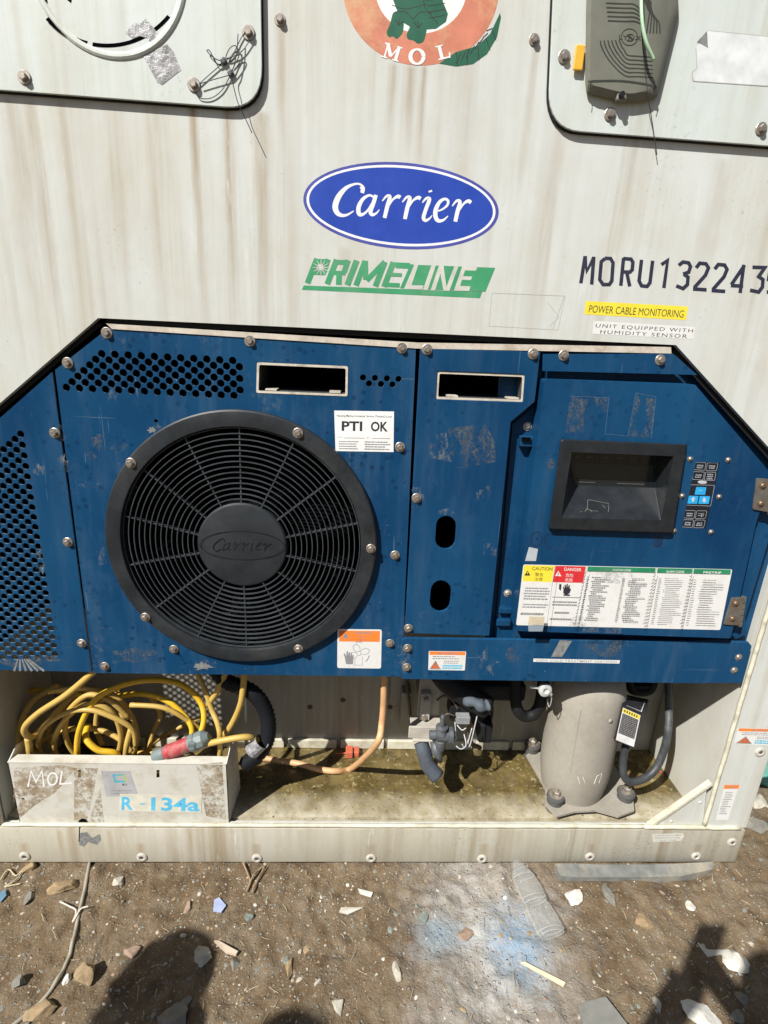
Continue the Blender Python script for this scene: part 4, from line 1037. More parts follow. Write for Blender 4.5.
mb = MB(); n = 64; vs = []
for (r_, yy) in ((.262, YP + .004), (.258, YP + .03), (.258, YP + .14), (.262, YP + .14), (.262, YP + .03), (.268, YP + .004)):
    for k in range(n): vs.append((fc.x + r_ * math.cos(2 * PI * k / n), yy, fc.z + r_ * math.sin(2 * PI * k / n)))
mb.add(vs, [(l * n + k, l * n + (k + 1) % n, ((l + 1) % 6) * n + (k + 1) % n, ((l + 1) % 6) * n + k) for l in range(6) for k in range(n)])
mb.build('fan_shroud', DARK, U, smooth=40)
# condenser coil behind the fan, with black liner sheets added to keep holes dark
mb = MB(); mb.box((fc.x - .06, YB - .055, 1.03), (1.14, .05, .82)); mb.box((XL + .004, .15, 1.0), (.004, .24, .85)); mb.box((XL + .3, .15, 1.45), (.6, .24, .004)); mb.build('coil_and_dark_liner', DARK, U)
mb = MB(); mb.box((.60, YB - .05, 1.03), (.62, .05, .82)); mb.build('dark_backing_plate', DARK, U)  # black plate added behind the panels so their openings stay dark
# middle panel
mo = X([(420, 348.5), (540, 352), (534.5, 401.6), (510.5, 421.8), (489, 635.5), (404.5, 632.5), (411.5, 507)], YP)
def stad(cx, cy, w_, h_):
    pts = []
    for k in range(9): a = PI * k / 8; pts.append((cx + w_ / 2 * math.cos(a), cy - h_ / 2 + w_ / 2 - w_ / 2 * math.sin(a)))
    for k in range(9): a = PI * k / 8; pts.append((cx - w_ / 2 * math.cos(a) - .9, cy + h_ / 2 - w_ / 2 + w_ / 2 * math.sin(a)))
    return X(pts, YP)
mp = plate('middle_panel', mo, [stad(446, 532, 20, 33), stad(440.8, 595.4, 20.4, 31), rounded(X([(437, 371), (524.5, 374.5), (522.5, 402), (435.5, 399)], YP), .004, 3)], YP - .003, .006, BLUE, U, bevel=.0012)
slot([(436.6, 370.5), (525, 374), (523, 402.5), (434.8, 399.5)], mp)
for px, py in ((427, 349.5), (533, 354), (416.5, 498), (408.5, 628)): bolt(px, py, YP - .003, mp)
# crossbar
cb = plate('crossbar', X([(401.5, 639.5), (404, 637), (747, 641), (750.5, 645), (741, 682), (690, 682.3), (402, 678)], YP), [], YP - .005, .008, BLUE2, U, bevel=.0016)
MB().box((W(570, 678).x, YP + .025, W(570, 679).z), (.64, .045, .004)).build('bar_underside', BLUE, cb)
for px, py in ((407.5, 648), (406.7, 667)): bolt(px, py, YP - .005, cb)
for px, py in ((738.5, 657), (734, 670)): dome(px, py, YP - .005, cb, .0065)
# upper strip panel
up_ = plate('upper_strip', X([(543, 354), (672.5, 353.5), (697, 375), (542.5, 371)], YP), [], YP - .002, .006, BLUE, U, bevel=.001)
for px, py in ((563.5, 355.5), (660, 360)): bolt(px, py, YP - .002, up_)
# dark slot under upper strip etc: backing sheets of blue metal set back
plate('backing_frame', X([(500, 352), (700, 352), (800, 478), (772, 640), (485, 640)], .034), [], .034, .003, BLUE, U)
for nm, pts, zz_ in (('panel_label', None, None),): pass
# PTI sticker
ink = Ink(YP); q = [(334.2, 410.5), (394, 411.5), (393.5, 452), (335.5, 451)]
ink.poly(q, 0); ink.text('PTI', bil(q, .115, .49), bil(q, .465, .49), 9.6, 1, bold=.03); ink.text('OK', bil(q, .61, .49), bil(q, .90, .49), 9.6, 1, bold=.03)
ink.text('Haoying Marine Container Service (Tianjin)Co.,Ltd', bil(q, .04, .15), bil(q, .96, .15), 2.0, 1, bold=.015)
ink.text('DATE:', bil(q, .05, .675), bil(q, .13, .675), 1.3, 2, bold=.01); ink.text('BY:', bil(q, .54, .675), bil(q, .60, .675), 1.3, 2, bold=.01)
for a, b in ((.15, .5), (.63, .94)): ink.poly([bil(q, a, .665), bil(q, b, .665), bil(q, b, .68), bil(q, a, .68)], 2)
lines(ink, [bil(q, .04, .72), bil(q, .42, .72), bil(q, .42, .98), bil(q, .04, .98)], 4, 2, .45, jag=.12); lines(ink, [bil(q, .47, .72), bil(q, .96, .72), bil(q, .96, .98), bil(q, .47, .98)], 4, 2, .45, jag=.25)
ink.build('inspection_sticker', [WHITEI, INKK, GINK], fp)
# fan warning sticker
ink = Ink(YP); q = [(337.5, 629), (381.8, 629.5), (381, 668.6), (337.2, 668)]
ink.poly(rounded(q, 2, 3), 0); ink.poly([bil(q, .04, .04), bil(q, .96, .04), bil(q, .96, .32), bil(q, .04, .32)], 1)
ink.text('WARNING', bil(q, .38, .12), bil(q, .76, .12), 2.3, 2, bold=.03); ink.text('警告', bil(q, .49, .21), bil(q, .64, .21), 1.7, 2); ink.text('警告', bil(q, .49, .30), bil(q, .64, .30), 1.7, 2)
ink.poly([bil(q, .185, .10), bil(q, .26, .235), bil(q, .11, .235)], 2)
cxq, cyq = bil(q, .49, .62)
for a in (0, 90, 180, 270):
    pts = []
    for t in range(13):
        u = t / 12; rr = 3 + 8 * math.sin(PI * u) ** .7; aa = math.radians(a - 20 - 38 + 76 * u); pts.append((cxq + rr * math.cos(aa), cyq + rr * math.sin(aa) * .85))
    if a != 90: ink.ribbon(pts, .45, 2)
ink.ribbon(arc(cxq, cyq, 2.2, 0, 360, 12), .5, 2); ink.ribbon(arc(cxq, cyq - 2, 9.5, 250, 290, 6), .6, 2); ink.ribbon(arc(cxq, cyq, 10.5, 10, 50, 6), .8, 2)
ink.ribbon([bil(q, .40, .72), bil(q, .40, .92), bil(q, .57, .92), bil(q, .57, .70)], .4, 2)
ink.poly([bil(q, .2, .90), bil(q, .17, .72), bil(q, .14, .63), bil(q, .17, .62), bil(q, .205, .70), bil(q, .21, .57), bil(q, .24, .57), bil(q, .25, .70), bil(q, .26, .59), bil(q, .285, .59), bil(q, .29, .70), bil(q, .31, .61), bil(q, .33, .61), bil(q, .335, .71), bil(q, .35, .65), bil(q, .37, .66), bil(q, .36, .90)], 2)
ink.text('1    2    3', bil(q, .17, .96), bil(q, .38, .96), 1.2, 2); ink.build('fan_warning_sticker', [PAPER, ORANGE, GINK], fp)
warning_sticker([(428.8, 651), (466.2, 651.5), (464.8, 670.5), (428.2, 670)], YP - .005, cb)
ink = Ink(YP - .005); q = [(533.5, 658.5), (620, 660.2), (619.3, 663.6), (533.2, 661.8)]
ink.poly(q, 0); ink.text('USDA COLD TREATMENT CERTIFIED', bil(q, .03, .85), bil(q, .97, .85), 2.1, 1, bold=.01, sp=1.15); ink.build('narrow_strip_sticker', [PAPER, GINK], cb)
# scraped primer / glue marks with their own shapes
def blotch(ink, cx, cy, rx, ry, seed, mi=0, n=18, rot=0.0, rag=.45):
    rd = random.Random(seed); pts = []
    for k in range(n):
        a = 2 * PI * k / n; r_ = 1 + rag * rd.uniform(-1, .6); x_, y_ = rx * r_ * math.cos(a), ry * r_ * math.sin(a)
        pts.append((cx + x_ * math.cos(rot) - y_ * math.sin(rot), cy + x_ * math.sin(rot) + y_ * math.cos(rot)))
    ink.poly(pts, mi)
RESID = M('glue residue', (.2, .2, .2), .7); g = NG(RESID)
n_ = g.noise(90, 6, .8); g.color(g.mix(g.ramp(n_, .35, .7), (.06, .08, .10), (.22, .22, .20)))
al = g.math('MULTIPLY', g.ramp(g.noise(170, 6, .85, g.map((1, 1, 1), (5, 0, 1))), .42, .62, 0, .75), g.ramp(g.noise(22, 4, .7, g.map((1.4, 1, .8), (2, 0, 6))), .44, .56)); g.L(al, g.b.inputs['Alpha'])
DUSTY = M('dusty scuff', (.3, .32, .33), .8); g = NG(DUSTY)
g.color(g.mix(g.ramp(g.noise(50, 4), .3, .7), (.22, .25, .27), (.40, .38, .33))); al = g.math('MULTIPLY', g.ramp(g.noise(120, 5, .8, g.map((1, 1, .5))), .45, .66, 0, .6), g.ramp(g.noise(26, 4, .7, g.map((1, 1, .6), (1, 0, 3))), .44, .58)); g.L(al, g.b.inputs['Alpha'])
ink = Ink(YP - .003)
ink.poly([(449, 428), (485, 424), (494, 440), (496, 462), (466, 467), (452, 455), (440, 445)], 0); ink.poly([(427, 437), (446, 432), (452, 462), (430, 458)], 1)
ink.poly([(484, 543), (497, 543), (496, 556), (483, 554)], 1); blotch(ink, 483, 497, 8, 12, 4, 1); blotch(ink, 446, 512, 8, 4, 5, 1); blotch(ink, 417, 498, 7, 12, 6, 1)
ink.build_each('scuff_mark', [RESID, DUSTY], mp)
ink = Ink(YP)
for i, (a, b, c_, d_, r_) in enumerate(((150, 428, 12, 4, 0), (98, 442, 7, 9, .3), (88, 488, 15, 8, -.2), (91, 456, 6, 4, 0), (102, 560, 5, 12, 0), (132, 490, 5, 12, .5), (112, 400, 5, 12, .1), (130, 655, 24, 7, 0), (206, 665, 13, 5, 0), (118, 448, 9, 6, 0), (176, 560, 4, 3, 0), (68, 470, 6, 10, 0), (60, 433, 12, 9, 0), (130, 515, 3, 8, 0))):
    if a < 70: continue
    blotch(ink, a, b, c_, d_, 30 + i, i % 2, rot=r_)
blotch(ink, 203, 666, 10, 4, 8, 2); blotch(ink, 152, 430, 5, 3, 9, 2)
ink.build_each('scuff_mark', [DUSTY, RESID, PRIMER], fp)
ink = Ink(YP)
blotch(ink, 38, 470, 6, 6, 11, 0); blotch(ink, 62, 466, 6, 14, 12, 0); blotch(ink, 57, 433, 12, 8, 13, 0); blotch(ink, 40, 560, 5, 14, 14, 0); blotch(ink, 30, 661, 26, 7, 15, 1)
for t in range(6): ink.ribbon([(18 + t * 2, 659), (14 + t * 6, 671)], [1.2, 2.4], 2)
ink.build_each('scuff_mark', [DUSTY, RESID, PRIMER], side)
ink = Ink(YP - .005)
ink.poly([(508, 648), (527, 643), (518, 662), (502, 662)], 0); ink.poly([(551, 657), (560, 640), (572, 641), (562, 657)], 1); ink.poly([(585, 645), (622, 640), (620, 658), (600, 656)], 0); blotch(ink, 488, 662, 9, 14, 22, 2); blotch(ink, 404, 655, 5, 20, 23, 2)
ink.build_each('scuff_mark', [RESID, PRIMER, DUSTY], cb)

# ================================================================ control box
K = thing('control_box', (.6, .05, .62), 'blue hinged control box with black display bezel, small keypad and large instruction label', 'control box')
YD = -.016
do = X([(545, 379), (695, 384.5), (768, 470), (773, 478), (757, 520), (731, 638.5), (515.5, 631), (515, 625)], YD)
door = plate('door', rounded(do, [.006, .004, .01, .01, .002, .006, .008, .004], 3),
             [X([(562, 452), (676, 455), (664, 524), (554, 520)], YD), X([(696, 462), (720, 463), (706, 529), (682, 528)], YD)], YD, .046, BLUE3, K, bevel=.0035)
# hinge side flange
plate('hinge_flange', X([(776, 480), (790, 482), (768, 545), (746, 618), (748, 634), (736, 640), (733, 636), (760, 510)], .0), [], .002, .01, BLUE, K, bevel=.001)
HG2 = simple('hinge steel', (.22, .21, .185), .4, .6, var=.3, dirt=(.25, .12, .06), damt=.4, dsc=50)
def hinge(q):
    h_ = plate('hinge', rounded(X(q, YD - .001), .003, 2), [], YD - .004, .004, HG2, K, bevel=.0006)
    a = bil(q, 1.05, -.02); b = bil(q, 1.02, 1.04); A = W(a[0], a[1], YD + .002); B = W(b[0], b[1], YD + .002)
    mb = MB(); n = 5
    for i in range(n): mb.tube([A.lerp(B, (i + .06) / n), A.lerp(B, (i + .94) / n)], .0055, 10)
    mb.build('hinge_knuckle', HG2, h_)
    for v in (.22, .78):
        p = bil(q, .5, v); dome(p[0], p[1], YD - .004, h_, .0058, BRASS, 'screw')
hinge([(756, 478), (771, 479), (768, 512), (752, 509)]); hinge([(731, 597.5), (743, 597), (739, 625), (723, 624)])
# left frame with rivets, keeper clip
lf = plate('latch_frame', X([(512, 424), (541, 400), (546, 352), (552, 352), (520, 640), (494, 640)], .030), [], .028, .004, BLUE, K, bevel=.001)
dome(527.5, 426.5, .028, lf, .0068, simple('zinc rivet', (.5, .48, .42), .35, .6)); dome(507.5, 593, .028, lf, .0068, simple('zinc rivet', (.5, .48, .42), .35, .6))
kc = MB(); kc.box(W(526, 441, .018), (.028, .016, .022), bev=.002); kc.build('keeper_clip', BLUE, lf)
MB().box(W(526, 439, .006), (.018, .004, .007)).build('clip_slot', DARK, lf)
mb = MB(); mb.box(W(505, 610, .022), (.03, .012, .012), bev=.001); mb.box(W(503, 622, .022), (.032, .012, .014), bev=.001); mb.build('frame_step', BLUE, lf)
# display bezel: loft frame with recess and sloping shelf
BZ = simple('black bezel plastic', (.011, .014, .017), .42, var=.2, sc_=40, dirt=(.03, .032, .035), damt=.4)
def zb_(l): return [(540 + a / 4.8, 430 + b / 4.8) for a, b in l]
outer = zb_([(98, 42), (708, 68), (640, 497), (38, 478)]); inner = zb_([(152, 106), (642, 126), (580, 434), (102, 422)])
yo = YD - .014
def R4(q, y, r=.006): return rounded(X(q, y), r, 4)
o1, o2 = R4(outer, YD), R4(outer, yo)
def shrink(q, f_): c_ = sum((Vector(p) for p in q), Vector((0, 0))) / 4; return [tuple(c_ + (Vector(p) - c_) * f_) for p in q]
o2 = R4(shrink(outer, .985), yo); i1 = R4(inner, yo, .002)
# back opening (display screen) deeper, its lower edge raised: sloping shelf
back = zb_([(152, 106), (642, 126), (560, 280), (170, 262)])
ys_ = YD + .030
# depth corners in world: screen plane at ys_; shelf from inner bottom edge to screen bottom
it = [W(*p, yo) for p in inner]
TLf, TRf, BRf, BLf = it
scr_top = TLf.z - .002; scr_bot = W(*zb_([(170, 264)])[0], ys_).z
x0_, x1_ = TLf.x + .006, W(*zb_([(552, 284)])[0], ys_).x
s_tl = Vector((x0_, ys_, scr_top)); s_tr = Vector((TRf.x - .012, ys_, scr_top)); s_br = Vector((x1_, ys_, scr_bot)); s_bl = Vector((W(*zb_([(172, 264)])[0], ys_).x, ys_, scr_bot))
mb = MB(); n = len(o1)
vs = [Vector((a, YD - .0005, b)) for a, b in o1] + [Vector((a, yo, b)) for a, b in o2] + [Vector((a, yo, b)) for a, b in i1]
mb.add(vs, [(l * n + i, l * n + (i + 1) % n, (l + 1) * n + (i + 1) % n, (l + 1) * n + i) for l in range(2) for i in range(n)])
mb.add([TLf, TRf, BRf, BLf, s_tl, s_tr, s_br, s_bl], [(0, 1, 5, 4), (1, 2, 6, 5), (2, 3, 7, 6), (3, 0, 4, 7)])
bz = mb.build('display_bezel', BZ, K)
bm = bmesh.new(); bm.from_mesh(bz.data); bmesh.ops.remove_doubles(bm, verts=bm.verts[:], dist=.00005); bm.to_mesh(bz.data); bm.free()
m_ = bz.modifiers.new('bevel', 'BEVEL'); m_.width = .0022; m_.segments = 3; m_.limit_method = 'ANGLE'; m_.angle_limit = .6
SCR = M('dark glass screen', (.012, .016, .018), .12)
MB().add([s_tl, s_tr, s_br, s_bl], [(0, 1, 2, 3)]).build('screen', SCR, bz)
mb = MB()
def onscr(u, v, dy=.0006): 
    p = s_tl.lerp(s_tr, u).lerp(s_bl.lerp(s_br, u), v); return p - Vector((0, dy, 0))
def qd(u0, v0, u1, v1, mi): mb.add([onscr(u0, v0), onscr(u1, v0), onscr(u1, v1), onscr(u0, v1)], [(0, 1, 2, 3)], mi)
u = .05
for wd in (.10, .13, .14, .12, .10, .09): qd(u, .10, u + wd, .11, 0); qd(u, .30, u + wd, .31, 0); qd(u, .1, u + .004, .31, 0); qd(u + .02, .17, u + wd * .7, .22, 0); u += wd + .035
for u0, u1 in ((.03, .25), (.52, .86)): qd(u0, .895, u1, .915, 1)
qd(.03, .36, .97, .80, 2)
mb.build('screen_markings', [simple('grey legend', (.07, .075, .08), .5, bump=0), simple('light legend', (.10, .10, .10), .5, bump=0), simple('display pane', (.02, .03, .026), .2, bump=0)], bz)
# graffiti scratches on the shelf, marks on the door
ink = Ink(YD)
for cx_, cy_, rx_, ry_ in ((536.5, 539, 5.5, 7), (657.5, 541, 4.5, 6)): e_ = ell(cx_, cy_, rx_, ry_, 8, 24); ink.ribbon(e_ + e_[:2], .6, 0)
for k in range(5): ink.ribbon([(654.5 + k * 1.4, 547), (656.5 + k * 1.3, 535)], .6, 0)
ink.ribbon([(552, 534), (547, 535), (545, 541), (547, 547), (551, 547)], .6, 0, smooth=3); ink.poly(arc(537, 539, .9, 0, 360, 8)[:-1], 0)
ink.poly([(570, 396), (589, 400), (583, 415), (584, 432), (565.5, 432.5), (568, 410)], 1); ink.poly([(594, 397), (610, 398), (607, 413), (598, 412)], 1); ink.poly([(637, 392), (641, 405), (650, 438), (628, 436)], 1); ink.poly([(646, 398), (656, 399), (652, 436), (646, 420)], 1)
ink.ribbon([(570, 396), (609, 398), (605, 434), (628, 436), (636, 393), (656, 397), (651, 438)], .22, 2)
ink.poly([(529, 547), (538, 549), (536, 561), (525, 561)], 3); blotch(ink, 551, 464, 4, 5.5, 41, 1, rag=.15)
ink.build_each('door_mark', [simple('marker ink', (.008, .012, .03), .5, bump=0), RESID, simple('pale outline', (.12, .2, .3), .6, bump=0), simple('silver patch', (.42, .45, .47), .4, bump=0)], door)
mb = MB()
def shelf(px, py):   # point on the sloping shelf
    t = (py - 464) / 0 if False else None
    n__ = (s_bl - BLf).cross(BRf - BLf).normalized(); d_ = ray(px, py); k_ = (BLf - CAM).dot(n__) / d_.dot(n__); return CAM + d_ * k_ * .9985
for l in (zb_([(232, 334), (330, 354), (328, 392)]), zb_([(230, 336), (226, 385), (250, 388), (280, 390)]), zb_([(300, 360), (314, 376)]), zb_([(216, 392), (222, 378), (240, 382), (250, 394)]), zb_([(192, 394), (202, 392)])):
    mb.tube([shelf(*p) for p in l], .00035, 4)
mb.build('shelf_scratches', simple('white scratch', (.25, .24, .21), .7, bump=0), bz)
# keypad
kp = plate('keypad', X([(695.5, 461.5), (721, 462.5), (707, 530), (681.5, 529)], YD), [], YD + .001, .004, simple('keypad film', (.010, .014, .022), .3, bump=0), K)
ink = Ink(YD + .0008)
def z6(l): return [(660 + a / 7.11, 440 + b / 7.11) for a, b in l]
def key(q, mi_line=0, fill=None, txt=None):
    if fill is not None: ink.poly(rounded(z6(q), .5, 2), fill)
    else:
        r_ = rounded(z6(q), 1.2, 3); ink.ribbon(r_ + r_[:1], .26, 0)
    if txt:
        qq = z6(q); nl = len(txt)
        for i, t_ in enumerate(txt):
            v = .5 + (i - (nl - 1) / 2) * .27 + .12; ink.text(t_, bil(qq, .22, v), bil(qq, .8, v), 1.3, 0, bold=.02)
key([(252, 158), (328, 162), (318, 216), (242, 210)], txt=['CODE', 'SELECT']); key([(338, 162), (412, 164), (402, 218), (326, 218)], txt=['PRE', 'TRIP'])
key([(240, 224), (316, 228), (306, 284), (230, 280)], txt=['ALARM', 'LIST']); key([(324, 228), (398, 230), (388, 288), (314, 286)], txt=['MANUAL', 'DEFROST', 'INTERVAL'])
key([(212, 318), (388, 322), (360, 470), (180, 462)])
key([(258, 334), (330, 336), (320, 390), (246, 388)], fill=1); key([(206, 396), (274, 398), (264, 454), (194, 452)], fill=1); key([(282, 398), (356, 400), (346, 454), (272, 454)], fill=1)
key([(180, 500), (252, 502), (242, 558), (170, 554)], txt=['RETURN', 'SUPPLY']); key([(262, 502), (334, 504), (322, 558), (250, 558)], txt=['°C', '°F'])
key([(168, 566), (240, 568), (230, 622), (156, 618)], txt=['BATTERY', 'POWER']); key([(250, 568), (322, 570), (310, 624), (238, 624)], txt=['ALT', 'MODE'])
ink.poly(ell(702.3, 482.2, 4.6, 1.7, 3, 16), 0); ink.text('Carrier', (699, 483), (705.5, 483.3), 1.5, 2)
ink.poly(z6([(282, 356), (300, 357), (299, 361), (281, 360)]), 0)
for (cx_, cy_, s_) in ((234, 424, -1), (314, 426, 1)):
    ink.poly(z6([(cx_ - 16, cy_ + 2 * s_), (cx_ + 18, cy_ + 3 * s_), (cx_ + 1 - 2 * s_, cy_ + 20 * s_)]), 0); ink.poly(z6([(cx_ - 7, cy_ - 16 * s_), (cx_ + 9, cy_ - 15 * s_), (cx_ + 7, cy_ + 4 * s_), (cx_ - 7, cy_ + 4 * s_)]), 0)
ink.build('key_legends', [simple('key legend white', (.5, .52, .55), .5, bump=0), simple('bright blue key', (.02, .36, .72), .4, bump=0), GINK], kp)
for a, b in ((212, 134), (482, 140), (155, 396), (418, 402), (98, 644), (360, 652)): dome(660 + a / 7.11, 440 + b / 7.11, YD, K, .0042, STEEL, 'keypad_screw')
# instruction sheet
ink = Ink(YD)
def z8(l): return [(500 + a / 2.866, 540 + b / 2.866) for a, b in l]
Q = z8([(67, 70), (666, 84), (631, 258), (46, 244)])
ink.poly(rounded(Q, 1.8, 3), 0)
b1 = z8([(69, 72), (156, 74), (148, 121), (64, 118)]); b2 = z8([(159, 74), (246, 76), (238, 123), (151, 121)])
ink.poly(b1, 1); ink.poly(b2, 2)
ink.text('CAUTION', z8([(92, 86)])[0], z8([(150, 88)])[0], 3.5, 3, bold=.01, up=(.1, -1)); ink.text('警告', z8([(100, 103)])[0], z8([(124, 104)])[0], 2.9, 3, up=(.1, -1)); ink.text('注意', z8([(98, 116)])[0], z8([(122, 117)])[0], 2.7, 3, up=(.1, -1))
ink.text('DANGER', z8([(184, 88)])[0], z8([(233, 90)])[0], 3.3, 0, bold=.01, up=(.1, -1)); ink.text('危险', z8([(188, 105)])[0], z8([(210, 106)])[0], 2.9, 0, up=(.1, -1)); ink.text('危險', z8([(186, 118)])[0], z8([(208, 119)])[0], 2.7, 0, up=(.1, -1))
ink.poly(z8([(79, 87), (87, 102), (70, 102)]), 3); ink.poly(z8([(167, 88), (176, 104), (158, 103)]), 0)
ink.ribbon(z8([(79, 91), (79, 98)]), .7, 1); ink.ribbon(z8([(167, 92), (167, 100)]), .7, 2)
rl = random.Random(5)
lines(ink, z8([(68, 132), (150, 134), (142, 176), (62, 174)]), 5, 4, .5, rl, .15); lines(ink, z8([(60, 180), (142, 182), (138, 198), (58, 196)]), 2, 4, .45, rl, .2); lines(ink, z8([(56, 206), (138, 208), (132, 218), (54, 216)]), 1, 4, .7, rl, .1)
ink.poly(z8([(170, 126), (176, 127), (174, 145), (169, 140)]), 3)
ink.poly(z8([(181, 152), (182, 143), (180, 134), (182, 133), (185, 140), (185, 128), (188, 128), (189, 139), (191, 126), (194, 126), (194, 139), (197, 129), (200, 130), (199, 141), (202, 138), (203, 141), (199, 152), (190, 156)]), 3); ink.ribbon(z8([(182, 157), (200, 158)]), 1.3, 3)
ink.ribbon(z8([(150, 163), (232, 165)]), .4, 4)
lines(ink, z8([(148, 172), (228, 174), (224, 192), (144, 190)]), 2, 4, .5, rl, .05); lines(ink, z8([(154, 204), (206, 205), (204, 213), (152, 212)]), 1, 4, .7, rl, .1); lines(ink, z8([(140, 222), (212, 224), (210, 232), (138, 230)]), 1, 4, .7, rl, .1)
for (a, b), tx in (((252, 446), 'FUNCTION CODES'), ((452, 552), 'ALARM CODES'), ((556, 662), 'PRETRIP')):
    ya = 76 + (a - 252) * .022; yb_ = 76 + (b - 252) * .022
    ink.poly(z8([(a, ya), (b, yb_), (b - 2, yb_ + 13), (a - 2, ya + 13)]), 5); m_ = (a + b) / 2
    ink.text(tx, z8([(m_ - 26, ya + 13)])[0], z8([(m_ + 26, ya + 14)])[0], 2.2, 0, bold=.015)
for u0, u1, v0, v1, rows in ((250, 320, 96, 238, 22), (352, 432, 100, 242, 21), (456, 540, 100, 246, 24), (556, 650, 104, 248, 20)):
    q_ = z8([(u0, v0), (u1, v0 + 2), (u1 - 26, v1 + 2), (u0 - 26, v1)])
    lines(ink, [bil(q_, .0, 0), bil(q_, .12, 0), bil(q_, .12, 1), bil(q_, .0, 1)], rows, 4, .36, rl, .3); lines(ink, [bil(q_, .17, 0), bil(q_, 1, 0), bil(q_, 1, 1), bil(q_, .17, 1)], rows, 4, .34, rl, .6)
for xa in (248, 446, 552):
    for t in range(16): a = xa - 3 - t * 2.0; v = 92 + t * 9.6; ink.ribbon(z8([(a - 3, v + 5), (a + 3, v)]), .8, 4)
ink.ribbon(z8([(249, 76), (214, 246)]), .4, 4); ink.ribbon(z8([(449, 80), (414, 252)]), .4, 4); ink.ribbon(z8([(554, 82), (518, 256)]), .4, 4); ink.ribbon(z8([(157, 74), (134, 244)]), .4, 4)
ink.poly(z8([(84, 219), (128, 220), (126, 244), (80, 243)]), 6); ink.poly(z8([(80, 244), (126, 244), (122, 262), (82, 262)]), 7)
ink.poly(z8([(206, 222), (240, 218), (232, 244), (196, 246)]), 8); ink.poly(z8([(256, 80), (385, 82), (380, 106), (262, 100)]), 8)
ink.poly(z8([(240, 248), (350, 250), (346, 268), (236, 264)]), 8)
ink.build('instruction_label', [PAPER, YELLOW, REDI, INKK, GINK, simple('label green', (.02, .22, .10), .5, bump=0), simple('aged tape', (.58, .50, .36), .4, bump=0), simple('grey tape', (.25, .3, .36), .4, bump=0), RESID], K)

# ================================================================ tray
TR = thing('parts_tray', (-.55, .05, ZF), 'scuffed white sheet metal tray marked with blue refrigerant lettering', 'tray')
TRM = simple('scuffed white tray paint', (.58, .57, .51), .5, var=.07, sc_=14, dirt=(.33, .27, .18), damt=.55, dsc=14)
YT = .008
tf = X([(7, 764), (225.5, 763), (230.5, 824), (20.5, 823.5)], YT); tf = [(tf[0][0], tf[0][1]), (tf[1][0], tf[1][1]), (tf[2][0], ZF + .002), (tf[3][0], ZF + .002)]
ztop = (tf[0][1] + tf[1][1]) / 2; xl_, xr_ = (tf[0][0] + tf[3][0]) / 2, (tf[1][0] + tf[2][0]) / 2
front = [(xl_, ztop), (xr_, ztop), (xr_, ZF + .002), (xl_, ZF + .002)]
def stp(px, py, w_=4, h_=9): return X([(px - w_ / 2, py - h_ / 2), (px + w_ / 2, py - h_ / 2), (px + w_ / 2, py + h_ / 2), (px - w_ / 2, py + h_ / 2)], YT)
tfp = plate('tray_front', front, [stp(79.5, 774, 3, 8), stp(158, 774, 3, 8), circ(W(23, 799, YT).x, W(23, 799, YT).z, .004, 10),
        ], YT, .002, TRM, TR)
mb = MB(); mb.box(((xl_ + xr_) / 2, YT + .012, ztop + .001), (xr_ - xl_, .026, .0022)); mb.build('tray_rim', TRM, TR)
# side: front top, raised peak, back, bottom
mb = MB()
pr_ = [(xr_, YT, ZF + .002), (xr_, YT, ztop), (xr_ + .002, YT + .035, ztop + .022), (xr_ + .006, YT + .085, ztop + .006), (xr_ + .004, YT + .11, ZF + .002)]
v_ = [Vector(p) for p in pr_]; mb.add(v_ + [v + Vector((-.002, 0, 0)) for v in v_], [(0, 1, 2, 3, 4), (9, 8, 7, 6, 5)] + [(i, (i + 1) % 5, 5 + (i + 1) % 5, 5 + i) for i in range(5)])
mb.build('tray_side', TRM, TR)
mb = MB(); v_ = [v + Vector((xl_ - xr_, 0, 0)) for v in v_]; mb.add(v_ + [v + Vector((.002, 0, 0)) for v in v_], [(0, 1, 2, 3, 4), (9, 8, 7, 6, 5)] + [(i, (i + 1) % 5, 5 + (i + 1) % 5, 5 + i) for i in range(5)])
mb.build('tray_side', TRM, TR)
MB().box(((xl_ + xr_) / 2, YT + .062, ZF + .003), (xr_ - xl_, .12, .002)).build('tray_bottom', TRM, TR)
ink = Ink(YT)
BRN = M('brown grime', (.3, .25, .18), .8); g = NG(BRN)
g.color(g.mix(g.ramp(g.noise(40, 5, .7), .4, .6), (.24, .155, .08), (.42, .34, .22))); g.L(g.ramp(g.noise(34, 7, .85), .44, .56, 0, .7), g.b.inputs['Alpha'])
ink.poly([(14, 768), (60, 765), (76, 768), (56, 792), (34, 806), (20, 818), (13, 800)], 0); ink.poly([(74, 768), (98, 768), (92, 800), (86, 824), (74, 820)], 0); ink.poly([(196, 764), (222, 762), (226, 820), (206, 816)], 0); ink.poly([(100, 788), (104, 822), (88, 822)], 0)
ink.ribbon([(28, 787), (31, 771), (36, 782), (42, 771), (44, 787)], 1.6, 1); e_ = ell(52.5, 779, 4.6, 6, 10, 20); ink.ribbon(e_ + e_[:1], 1.6, 1); ink.ribbon([(62, 771), (60, 784), (72, 783)], 1.6, 1)
q = [(101, 771), (130, 771), (138, 796), (106, 796.5)]; ink.poly(q, 2); 
ink.ribbon([bil(q, .40, .14), bil(q, .40, .42), bil(q, .72, .42)], 1.6, 3); ink.ribbon([bil(q, .36, .16), bil(q, .72, .16)], 1.2, 1 if False else 3); ink.ribbon([bil(q, .74, .12), bil(q, .74, .42)], 1.5, 4)
ink.text('PTI SERVICE', bil(q, .22, .58), bil(q, .78, .58), 2.2, 5, bold=.02) if False else lines(ink, [bil(q, .2, .48), bil(q, .8, .48), bil(q, .8, .6), bil(q, .2, .6)], 1, 5, .8, jag=.01)
